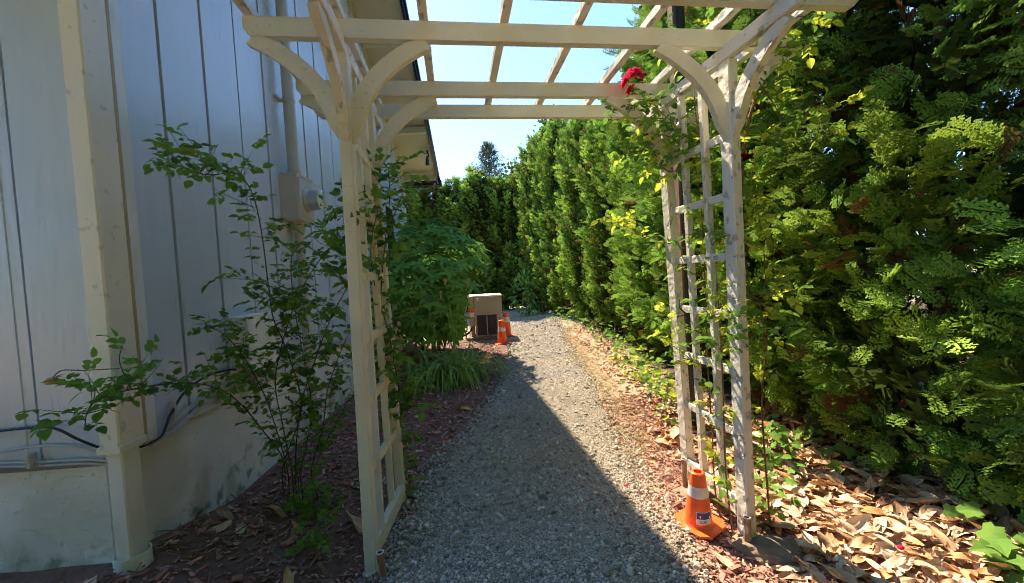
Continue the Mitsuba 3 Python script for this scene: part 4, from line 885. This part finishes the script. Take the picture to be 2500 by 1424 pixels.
for i, (x, y, h) in enumerate(FARH):
    arborvitae('%s arborvitae column %s beside the sunlit path' % (ORD[i], 'beyond the arbor') if i < 8 else 'last arborvitae of the path hedge, where it meets the back hedge', x, y, 'crown_far_%d' % (i % 2), h, 1.0, 77 * i, 'arborvitae hedge along the path')
BACK = [(-3.6, 16.6), (-2.6, 16.5), (-1.6, 16.6), (-0.7, 16.5), (0.25, 16.6), (1.15, 16.5), (2.1, 16.4), (3.0, 16.2), (3.9, 15.6)]
BL_ = ['behind the house corner', 'left of the eave corner', 'under the eave corner', 'below the string light', 'left of the middle', 'in the middle, below the distant conifer', 'right of the middle', 'in the shaded corner', 'at the inner corner behind the path hedge']
for i, (x, y) in enumerate(BACK):
    arborvitae('arborvitae of the back hedge %s' % BL_[i], x, y, 'crown_far_%d' % ((i + 1) % 2), (1.0, 0.97, 1.02, 0.99, 0.98, 1.04, 0.97, 1.03, 1.0)[i], 1.4, 131 * i + 40, 'arborvitae hedge across the end')

# unseen hedge behind the viewpoint, placed to block sky and warm camera-facing shade
for i in range(13):
    scene['unseen_hedge__%03d' % (i + 1)] = {'type': 'instance', 'group': {'type': 'ref', 'id': 'crown_far_%d' % (i % 2)}, 'to_world': T().translate([-8.5 + 1.05 * i, -4.6 + 0.1 * (i % 3), 0]).rotate([0, 0, 1], 50 * i).scale([1.5, 1.5, 1.75 + 0.06 * (i % 3)])}
for i in range(4):
    scene['unseen_hedge__%03d' % (i + 14)] = {'type': 'instance', 'group': {'type': 'ref', 'id': 'crown_far_%d' % (i % 2)}, 'to_world': T().translate([3.2 + 0.25 * i, -0.8 - 1.0 * i, 0]).rotate([0, 0, 1], 70 * i).scale([1.2, 1.2, 1.0])}
labels['unseen_hedge'] = {'kind': 'stuff', 'label': 'unseen tall hedge behind the viewpoint, shading the surfaces that face the camera', 'category': 'hedge'}

# ---------------------------------------------------------------- trees beyond the hedge
def broad_tree(label, x, y, h, rx, seed, lo=0.35, n=9000):
    t = thing('broadleaf_tree', label, 'tree'); r = rng(seed); z = 0.0
    put('trunk', mikit.ply(tube(smooth_line([[x, y, -0.2], [x + 0.1, y, h * 0.3], [x, y + 0.1, h * 0.75]], 5), np.linspace(0.24, 0.06, 11), 9), 'm_bark', smooth=30), t)
    cl = []
    for k in range(34):
        d = r.normal(0, 1, 3); d /= np.linalg.norm(d); cl.append(np.array([x, y, h * 0.66]) + d * [rx, rx, h * (1 - lo) * 0.5] * r.uniform(0.5, 1.0))
    for k in range(8):
        c = cl[k * 4]; put('limb', mikit.ply(tube(smooth_line([[x, y, h * r.uniform(0.25, 0.5)], [x * 0.5 + c[0] * 0.5, y * 0.5 + c[1] * 0.5, c[2] * 0.5 + h * 0.25], c], 4), np.linspace(0.07, 0.02, 9), 6), 'm_bark', smooth=30), t)
    V, F, C = [], [], []
    for k in range(n):
        c = cl[r.integers(len(cl))]; p = c + r.normal(0, 1, 3) * 0.36; R = frame(r.normal(0, 1, 3), r.normal(0, 0.6, 3) + [0, 0, 1.0]); s = r.uniform(0.16, 0.30)
        q = np.array([[-0.45, 0.5, 0.1], [0, 0, 0], [0.45, 0.5, 0.1], [0, 1, -0.1]]) * s @ R.T + p; o = len(V) * 4
        V.append(q); F += [[o + 1, o + 2, o + 3], [o + 1, o + 3, o]]; C.append(np.tile(np.array([0.06, 0.11, 0.03]) * r.uniform(0.7, 1.5) * [1 + r.uniform(0, .35), 1, 1], (4, 1)))
    put('crown', mikit.ply(trimesh.Trimesh(np.vstack(V), np.array(F), process=False), 'm_far_leaf', color=np.vstack(C)), t)
broad_tree('broad leafy tree rising behind the bend of the path hedge', 5.6, 22.0, 9.4, 2.1, 901)
broad_tree('sparse pale tree crown just above the back hedge', 3.4, 34.0, 9.3, 2.6, 902, n=5000)
def conifer(label, x, y, h, rad, seed):
    t = thing('conifer_tree', label, 'tree'); r = rng(seed); V, F, C = [], [], []
    put('trunk', mikit.ply(tube([[x, y, -0.2], [x, y, h * 0.5], [x, y, h]], [0.25, 0.14, 0.02], 9), 'm_bark', smooth=30), t)
    for i in range(120):
        u = (i + r.random()) / 120; zz = h * (0.15 + 0.84 * u); a = i * 2.4; L = rad * (1 - u) ** 0.75 * r.uniform(0.6, 1.15) + 0.12
        d = np.array([math.cos(a), math.sin(a), 0.25]);
        for k in range(90):
            w = r.uniform(0.15, 1); p = np.array([x, y, zz]) + d * L * w + [0, 0, 0.12 * L * w * w] + r.normal(0, 0.10, 3)
            R = frame(d + r.normal(0, 0.7, 3), [0, 0, 1.0]); s = r.uniform(0.2, 0.42)
            q = np.array([[-0.14, 0.3, 0], [0, 0, 0], [0.14, 0.3, 0], [0, 1, -0.08]]) * s @ R.T + p; o = len(V) * 4
            V.append(q); F += [[o + 1, o + 2, o + 3], [o + 1, o + 3, o]]; C.append(np.tile(np.array([0.14, 0.19, 0.13]) * r.uniform(0.7, 1.3), (4, 1)))
    put('crown', mikit.ply(trimesh.Trimesh(np.vstack(V), np.array(F), process=False), 'm_far_leaf', color=np.vstack(C)), t)
conifer('distant blue-green conifer standing above the middle of the back hedge', 3.7, 36.0, 12.7, 4.2, 911)
# ---------------------------------------------------------------- gravel, mulch, fallen leaves, ivy
def scatter_mesh(base_v, base_f, pos, Rs, scl, cols):
    """All copies of a small mesh as one mesh; Rs (n,3,3), scl (n,3), cols (n,3)."""
    n, m = len(pos), len(base_v)
    V = np.einsum('nij,nkj->nki', Rs, base_v[None] * scl[:, None, :]) + pos[:, None, :]
    F = base_f[None] + (np.arange(n) * m)[:, None, None]
    return trimesh.Trimesh(V.reshape(-1, 3), F.reshape(-1, 3), process=False), np.repeat(cols, m, axis=0)
def rand_rot(r, n, tilt):
    a = r.uniform(0, 6.283, n); b = r.normal(0, tilt, n); c = r.normal(0, tilt, n)
    ca, sa, cb, sb, cc, sc_ = np.cos(a), np.sin(a), np.cos(b), np.sin(b), np.cos(c), np.sin(c)
    z, o = np.zeros(n), np.ones(n)
    Rz = np.stack([ca, -sa, z, sa, ca, z, z, z, o], 1).reshape(n, 3, 3)
    Rx = np.stack([o, z, z, z, cb, -sb, z, sb, cb], 1).reshape(n, 3, 3)
    Ry = np.stack([cc, z, sc_, z, o, z, -sc_, z, cc], 1).reshape(n, 3, 3)
    return Rz @ Rx @ Ry
r = rng(7)
ico = trimesh.creation.icosahedron(); iv, if_ = ico.vertices.copy(), ico.faces
def gravel_set(n, y0, y1, size, seed, pw):
    r = rng(seed); y = y0 + (y1 - y0) * r.uniform(0, 1, n) ** pw
    u = r.uniform(-0.04, 1.04, n); u = np.where(r.random(n) < 0.10, u + r.normal(0, 0.10, n), u); x = path_l(y) + u * (path_r(y) - path_l(y))
    s = size * np.exp(r.normal(0, 0.36, n)); scl = np.stack([s, s * r.uniform(0.6, 0.95, n), s * r.uniform(0.4, 0.7, n)], 1)
    p = np.stack([x, y, gz(x, y) + 0.012 + scl[:, 2] * r.uniform(-0.1, 1.15, n)], 1)
    keep = meshkit.fbm(np.stack([x * 2.2, y * 1.4, 0 * x], 1), 3, 6) < r.uniform(0.50, 0.95, n)
    g = 0.13 + 0.42 * r.uniform(0, 1, n) ** 1.25 ** 1.0; warm = np.clip(0.50 + 0.45 * (x - 0.2) + 0.5 * (meshkit.fbm(np.stack([x, y, 0 * x], 1) * 1.4, 3, 2) - 0.5) * 2 + r.normal(0, 0.22, n), 0, 1)
    cool = np.stack([g * 1.04, g * 1.0, g * 0.90], 1); wm = np.stack([g * 1.20, g * 1.02, g * 0.76], 1)
    col = cool * (1 - warm[:, None]) + wm * warm[:, None]
    wht = r.random(n) < 0.012; col[wht] = [0.75, 0.74, 0.7]
    return p[keep], rand_rot(r, n, 0.5)[keep], scl[keep], col[keep]
A = [gravel_set(33000, 1.05, 3.6, 0.0076, 1, 1.2), gravel_set(9000, 3.6, 6.5, 0.0105, 2, 1.1), gravel_set(4500, 6.5, 11.8, 0.015, 3, 1.0)]
jv = iv * (1 + 0.22 * rng(2).normal(0, 1, (12, 1)))
octa = np.array([[1, 0, 0], [-1, 0, 0], [0, 1, 0], [0, -1, 0], [0, 0, 1], [0, 0, -1.0]]) * (1 + 0.2 * rng(4).normal(0, 1, (6, 1)))
octf = np.array([[0, 2, 4], [2, 1, 4], [1, 3, 4], [3, 0, 4], [2, 0, 5], [1, 2, 5], [3, 1, 5], [0, 3, 5]])
pairs = [scatter_mesh(v_, f_, *a) for a, v_, f_ in zip(A, (jv, octa, octa), (if_, octf, octf))]
m, c = cat([q[0] for q in pairs]), np.vstack([q[1] for q in pairs])
struct('gravel', m, 'm_vc_stone', color=c, kind='stuff', label='loose grey gravel covering the path', cat='gravel')

bxm = trimesh.creation.box([1, 1, 1])
def chips(n, sample, seed, pal, size):
    r = rng(seed); xy = sample(r, n); n = len(xy); s = size * np.exp(r.normal(0, 0.45, n))
    scl = np.stack([s * r.uniform(0.16, 0.42, n), s, s * r.uniform(0.06, 0.16, n)], 1)
    p = np.stack([xy[:, 0], xy[:, 1], gz(xy[:, 0], xy[:, 1]) + 0.004 + r.uniform(0, 0.012, n)], 1)
    col = np.array(pal)[r.integers(len(pal), size=n)] * r.uniform(0.6, 1.35, (n, 1))
    return p, rand_rot(r, n, 0.28), scl, col
def bed_left(r, n):
    y = 1.0 + 7.4 * r.uniform(0, 1, n) ** 1.3; x = r.uniform(-1.75, 0.8, n)
    s, d = HT[0] * x + HT[1] * y, HN[0] * x + HN[1] * y
    edge = path_l(y) + 0.10 * (meshkit.noise(np.stack([y * 3, 0 * y, 0 * y], 1), 8) - 0.3)
    return np.stack([x, y], 1)[(x < edge + r.normal(0, 0.10, n)) & ((d > NW + 0.02) | (s < S0 - 0.1))]
def bed_right(r, n):
    y = r.uniform(1.25, 4.3, n); x = path_r(y) + r.uniform(-0.10, 0.66, n); return np.stack([x, y], 1)[x < 2.1]
RED = [(0.36, 0.16, 0.11), (0.28, 0.13, 0.095), (0.44, 0.22, 0.155), (0.17, 0.09, 0.07), (0.50, 0.31, 0.24)]
PINK = [(0.338, 0.156, 0.111), (0.26, 0.117, 0.0845), (0.442, 0.234, 0.169), (0.195, 0.0975, 0.065), (0.546, 0.351, 0.247)]
m, c = scatter_mesh(bxm.vertices.copy(), bxm.faces, *chips(21000, bed_left, 4, RED, 0.026))
struct('mulch', m, 'm_vc', color=c, kind='stuff', label='dark reddish bark mulch in the bed between path and house', cat='mulch')
m, c = scatter_mesh(bxm.vertices.copy(), bxm.faces, *chips(7600, bed_right, 5, PINK, 0.024))
struct('mulch', m, 'm_vc', color=c, kind='stuff', label='sunlit pinkish bark mulch between the path and the right arbor posts', cat='mulch')

def dry_leaf(seed, L=0.13, W=0.052):
    r = rng(seed); n, k = 8, 4; V, U, F = [], [], []
    curl, arch, tw = r.uniform(0.15, 1.0), r.uniform(-0.4, 0.7), r.normal(0, 0.5)
    for i in range(n + 1):
        t = i / n; w = W * 0.5 * (math.sin(math.pi * (0.03 + 0.94 * t) ** 0.9) ** 0.75) + 0.001
        cz = arch * L * 0.5 * t * (1 - t) + 0.004 * math.sin(7 * t + seed)
        for j in range(k + 1):
            u = 2 * j / k - 1; an = curl * u; wav = 0.004 * math.sin(9 * t + 3 * u + seed)
            x, z = w * math.sin(an) / max(curl, 0.2), w * (1 - math.cos(an)) / max(curl, 0.2) + wav
            a = tw * (t - 0.5); V.append([x * math.cos(a) - z * math.sin(a), L * (t - 0.5), x * math.sin(a) + z * math.cos(a) + cz]); U.append([j / k, t])
        if i:
            for j in range(k):
                A, B = (i - 1) * (k + 1) + j, i * (k + 1) + j; F += [[A, A + 1, B], [A + 1, B + 1, B]]
    return trimesh.Trimesh(np.array(V), np.array(F), process=False), np.array(U)
DL = []
for i in range(9):
    mm, uu = dry_leaf(200 + i, 0.125 + 0.012 * (i % 4), 0.050 + 0.006 * (i % 3)); DL.append(mikit.ply(mm, 'm_dry_tan', smooth=True, uv=uu))
def lay(label, x, y, yaw, bsdf, s=1.0, kind=0, roll=0.0, pitch=0.0, lift=0.006, grp=None):
    k = put('fallen_leaf', DL[kind % 9], None, mat4(rodr([0, 0, 1], yaw) @ rodr([1, 0, 0], pitch) @ rodr([0, 1, 0], roll), [x, y, float(gz(x, y)) + lift], s), bsdf)
    return tag(k, label, 'fallen leaf', grp)
# single leaves that stand out
lay('yellow leaf lying alone on the dark mulch beside the path', 0.03, 4.32, 1.3, 'm_dry_yellow', 1.25, 1)
lay('crumpled orange leaf on the shaded gravel near the right front', 0.72, 1.86, 1.5, 'm_dry_orange', 0.50, 4, 0.4)
lay('small orange-brown leaf on the gravel edge left of the path', -0.14, 2.88, 0.4, 'm_dry_orange', 0.42, 5, 0.5)
lay('orange and white leaf beside the left arbor rail', -0.30, 2.42, -0.6, 'm_dry_orange', 0.75, 3, 0.5, 0.2)
lay('pale leaf leaning on the front of the near right footing stone', 1.22, 1.82, 0.5, 'm_dry_pale', 0.95, 2, 0.2, 0.35, 0.02)
lay('long tan leaf lying across the gravel below the near right post', 1.28, 1.67, 0.75, 'm_dry_pale', 1.05, 6, 0.1)
lay('yellow leaf at the bottom edge in front of the right post', 1.14, 1.60, 1.2, 'm_dry_yellow', 0.6, 7)
lay('tan leaf standing upright in the dark soil at the bottom left', -0.80, 1.92, 0.3, 'm_dry_tan', 0.85, 8, 0.5, 1.0, 0.05)
lay('grey-white leaf pointing down the soil slope by the foundation', -1.15, 2.28, 0.3, 'm_dry_pale', 0.95, 0, 0.2, 0.1)
lay('grey-white leaf beside the foundation, left one of the pale pair', -1.25, 2.26, -0.7, 'm_dry_pale', 0.95, 2, 0.2, 0.1)
lay('rolled brown leaf against the foundation above the pale pair', -1.30, 2.42, 0.9, 'm_dry_brown', 1.2, 4, 0.3, 0.3, 0.03)
lay('long brown rolled leaf behind the rose bush foot', -1.08, 2.52, 0.9, 'm_dry_tan', 1.4, 5, 0.6, 0.1, 0.02)
lay('orange leaf lying on the soil below the rose bush', -0.92, 2.36, 0.5, 'm_dry_orange', 0.75, 6, 0.4, 0.2, 0.015)
lay('tan leaf leaning behind the near left arbor post', -0.62, 2.38, 0.7, 'm_dry_tan', 1.3, 1, 0.5, 0.4, 0.04)
lay('leaf curled on the mulch right of the rose bush', -0.70, 2.85, 1.2, 'm_dry_pale', 0.55, 3, 0.6)
lay('brown leaf beside the drain pipe', -1.52, 1.72, 0.2, 'm_dry_brown', 0.9, 4, 0.5, 0.6, 0.05)
lay('broad tan leaf on the pink mulch patch right of the path', 1.62, 3.15, 1.4, 'm_dry_tan', 0.9, 2, 0.5)
lay('yellow leaf on the pink mulch just right of the gravel', 1.40, 2.95, 1.0, 'm_dry_yellow', 0.6, 7)
lay('pale leaf lying flat on the gravel edge by the far right stone', 1.22, 2.53, 1.3, 'm_dry_yellow', 0.9, 0)
lay('long leaf at the upper end of the pink mulch patch', 1.70, 3.95, 1.7, 'm_dry_brown', 1.0, 5, 0.3)
# the drift of leaves between arbor and hedge
def drift(r, n, near):
    if near: y = 1.1 + 2.3 * r.uniform(0, 1, n) ** 1.15; x = 1.62 + (2.95 - 1.62) * r.uniform(0, 1, n) ** 0.9 - 0.18 * (y < 1.8)
    else:
        y = 3.3 + 6.5 * r.uniform(0, 1, n) ** 1.25; t = r.beta(1.6, 1.5, n); x = path_r(y) + (0.42 if False else 0.12 + 0.28 * sstep(4.4, 3.4, y)) + t * (0.60 + 0.03 * y)
    return x, y
def drift_frames(r, x, y, n, tilt):
    return np.stack([x, y, gz(x, y) + r.uniform(0.004, 0.045, n)], 1), rand_rot(r, n, tilt)
NEARLAB = 'dry tan leaf in the thick leaf drift between the near right post and the hedge'
FARLAB = 'dry leaf in the sunlit leaf strip between the path and the hedge beyond the arbor'
r = rng(15); LEAFC = {'m_dry_tan': 'tan', 'm_dry_pale': 'pale', 'm_dry_orange': 'orange', 'm_dry_brown': 'dark brown'}
for near, n, lab in ((True, 215, NEARLAB), (False, 65, FARLAB)):
    x, y = drift(r, n, near); P, R = drift_frames(r, x, y, n, 0.30)
    for i in range(n):
        k = put('fallen_leaf', DL[r.integers(9)], None, mat4(R[i], P[i] + [0, 0, 0.018], r.uniform(0.75, 1.5) * (1.0 if near else 0.72)), DRY[r.choice(4, p=[0.34, 0.40, 0.11, 0.15])])
        c = LEAFC[scene[k]['bsdf']['id']]
        zone = ('close to the near right arbor post' if x[i] < 1.95 else 'right under the hedge boughs' if x[i] > 2.45 else 'in the middle of the thick drift') if near else ('beyond the pink mulch patch' if y[i] < 5.5 else 'far along the path edge')
        if near and y[i] < 1.55: zone = 'at the bottom edge of the drift'
        tag(k, '%s dry leaf lying %s' % (c, zone), 'fallen leaf', '%s dry leaves %s' % (c, zone))
lv = [dry_leaf(300 + i)[0] for i in range(4)]
def litter(n, near, seed, s0):
    r = rng(seed); ms, cs = [], []
    for b in lv:
        x, y = drift(r, n, near); P, R = drift_frames(r, x, y, n, 0.34); s = s0 * r.uniform(0.5, 1.25, n)
        pal = np.array([(0.575, 0.388, 0.225), (0.7, 0.537, 0.388), (0.5, 0.275, 0.125), (0.325, 0.194, 0.112), (0.625, 0.463, 0.312)])
        m, c = scatter_mesh(np.asarray(b.vertices), np.asarray(b.faces), P - [0, 0, 0.006], R, np.repeat(s[:, None], 3, 1), pal[r.integers(5, size=n)] * r.uniform(0.75, 1.2, (n, 1))); ms.append(m); cs.append(c)
    return cat(ms), np.vstack(cs)
m, c = litter(420, True, 21, 0.95)
struct('leaf_litter', m, 'm_vc', color=c, kind='stuff', label='layer of dry tan leaf litter under the near hedge', cat='leaf litter')
m, c = litter(300, False, 22, 0.6)
struct('leaf_litter', m, 'm_vc', color=c, kind='stuff', label='dry leaf litter along the foot of the hedge beyond the arbor', cat='leaf litter')
# straw at the path edge, twigs on the bare soil
def straw(n, seed, fn, pal, L, w):
    r = rng(seed); x, y = fn(r, n); s = L * r.uniform(0.4, 1.3, n)
    scl = np.stack([np.full(n, w), s, np.full(n, w)], 1); P = np.stack([x, y, gz(x, y) + 0.012 + r.uniform(0, 0.02, n)], 1)
    return scatter_mesh(bxm.vertices.copy(), bxm.faces, P, rand_rot(r, n, 0.3), scl, np.array(pal)[r.integers(len(pal), size=n)] * r.uniform(0.7, 1.2, (n, 1)))
def straw_pos(r, n):
    y = 3.0 + 6.5 * r.uniform(0, 1, n); return path_r(y) + r.normal(0.06, 0.10, n), y
m, c = straw(2600, 5, straw_pos, [(0.50, 0.41, 0.20), (0.40, 0.31, 0.15), (0.56, 0.48, 0.28)], 0.055, 0.0028)
struct('straw', m, 'm_vc', color=c, kind='stuff', label='yellow dry grass along the right edge of the path', cat='dry grass')
def bits_pos(r, n):
    y = 1.3 + 7 * r.uniform(0, 1, n) ** 1.5; return path_l(y) + r.uniform(0.02, 0.98, n) * (path_r(y) - path_l(y)), y
m, c = straw(240, 8, bits_pos, [(0.42, 0.30, 0.16), (0.30, 0.19, 0.10), (0.22, 0.14, 0.09)], 0.035, 0.003)
struct('plant_bits', m, 'm_vc', color=c, kind='stuff', label='small dry stems and chips blown over the gravel', cat='plant litter')
def twig_pos(r, n):
    y = 1.5 + 1.3 * r.uniform(0, 1, n); return -1.5 + 1.05 * r.uniform(0, 1, n), y
m, c = straw(260, 6, twig_pos, [(0.12, 0.08, 0.055), (0.20, 0.13, 0.09), (0.26, 0.18, 0.13)], 0.11, 0.0035)
struct('twigs', m, 'm_vc', color=c, kind='stuff', label='thin dead twigs on the bare soil by the foundation', cat='twigs')
t = thing('grass_tuft', 'thin green grass tuft growing out of the gravel in the path', 'grass tuft')
r = rng(9)
TB = mikit.ply(blade(0.10, 0.004, 1.4), 'm_blade')
for k in range(34):
    x, y = 0.26 + r.normal(0, 0.055), 3.05 + r.normal(0, 0.10)
    put('leaf', TB, t, mat4(rodr([0, 0, 1], r.uniform(0, 6.28)), [x, y, float(gz(x, y)) + 0.008], r.uniform(0.5, 1.1)))
t = part('dry_stem', tube(smooth_line([[1.03, 2.10, -0.02], [1.06, 1.98, -0.005], [1.10, 1.87, -0.02], [1.11, 1.76, -0.03]], 6), 0.0022, 5), 'm_dry_stalk')
tag(t, 'thin pale stem curving over the gravel left of the near cone', 'stem')
t = part('petal', mikit.meshkit.arrays(rock([1.0, 2.45, 0.02], [0.014, 0.011, 0.005], 2))[:2], 'm_petal'); tag(t, 'pink petals fallen on the sunlit gravel', 'petal')
t = part('petal', mikit.meshkit.arrays(rock([1.98, 1.62, 0.02], [0.014, 0.012, 0.008], 3))[:2], 'm_petal'); tag(t, 'pink petal among the dry leaves below the near right post', 'petal')

# ---------------------------------------------------------------- ivy and a low shrub at the hedge foot
def ivy_leaf(seed):
    pts = np.array([[0, 0], [0.28, -0.10], [0.50, 0.10], [0.36, 0.28], [0.52, 0.55], [0.24, 0.60], [0, 1.0], [-0.24, 0.60], [-0.52, 0.55], [-0.36, 0.28], [-0.50, 0.10], [-0.28, -0.10]])
    v = np.column_stack([pts, 0.14 * np.abs(pts[:, 0]) - 0.15 * pts[:, 1] ** 2]); v = np.vstack([v, [0, 0.35, -0.02]])
    return trimesh.Trimesh(v * 0.075, np.array([[12, i, (i + 1) % 12] for i in range(12)]), process=False)
IV = [mikit.ply(ivy_leaf(1), 'm_ivy')]
def ivy(label, pts, n, seed, spread, size, hi=0.22, mats=('m_ivy',)):
    t = thing('ivy', label, 'ivy'); r = rng(seed); P = smooth_line([[x, y, float(gz(x, y)) + 0.03] for x, y in pts], 8)
    put('stem', mikit.ply(tube(P, 0.005, 5), 'm_cane_brown', smooth=30), t)
    for k in range(n):
        p = P[r.integers(len(P))] + r.normal(0, spread, 3) * [1, 1, 0]; p[2] = float(gz(p[0], p[1])) + r.uniform(0.03, hi)
        R = frame(r.normal(0, 1, 3) * [1, 1, 0.3], r.normal(0, 0.45, 3) + [-0.35, -0.35, 1.0]); put('leaf', IV[0], t, mat4(R, p, size * r.uniform(0.6, 1.25)), mats[r.integers(len(mats))])
ivy('ivy with large pointed leaves at the lower right edge by the hedge', [(2.30, 1.42), (2.42, 1.50), (2.55, 1.62)], 34, 1, 0.09, 1.25, 0.17)
ivy('small ivy patch on the dry leaves right of the near arbor post', [(1.95, 2.3), (2.1, 2.45), (2.15, 2.6)], 30, 2, 0.07, 0.75, 0.14)
ivy('ivy spilling from under the hedge behind the near right post', [(2.2, 2.75), (2.45, 2.65), (2.7, 2.4)], 60, 3, 0.12, 1.0, 0.25)
ivy('bright ivy along the hedge foot just beyond the far right post', [(1.95, 3.5), (2.15, 4.3), (2.3, 5.2), (2.45, 6.0)], 230, 4, 0.11, 0.95, 0.32, ('m_ivy', 'm_rose_mid', 'm_rose_lime'))
ivy('ivy and weeds along the far part of the hedge foot', [(2.6, 6.5), (2.85, 8.0), (3.0, 9.5), (2.85, 11.3)], 200, 5, 0.16, 1.15, 0.35, ('m_ivy', 'm_rose_mid'))
def low_shrub(label, c, S, n, seed, bsdf, leafscale):
    t = thing('low_shrub', label, 'shrub'); r = rng(seed); c = np.array(c)
    for k in range(4): put('stem', mikit.ply(tube([c * [1, 1, 0], c + r.normal(0, 0.15, 3)], 0.012, 5), 'm_bark'), t)
    for k in range(n):
        d = r.normal(0, 1, 3); d /= np.linalg.norm(d); p = c + d * S * r.uniform(0.4, 1.0) ** 0.5
        if p[2] < 0.05: continue
        put('leaf', RH[r.integers(3)], t, mat4(frame(d + r.normal(0, 0.5, 3), [0, 0, 1.0]), p, leafscale * r.uniform(0.8, 1.3)), bsdf)
low_shrub('dark leafy shrub in the shaded corner where the hedges meet', [2.35, 13.2, 0.65], [0.55, 0.5, 0.75], 260, 6, 'm_rhodo', 1.2)
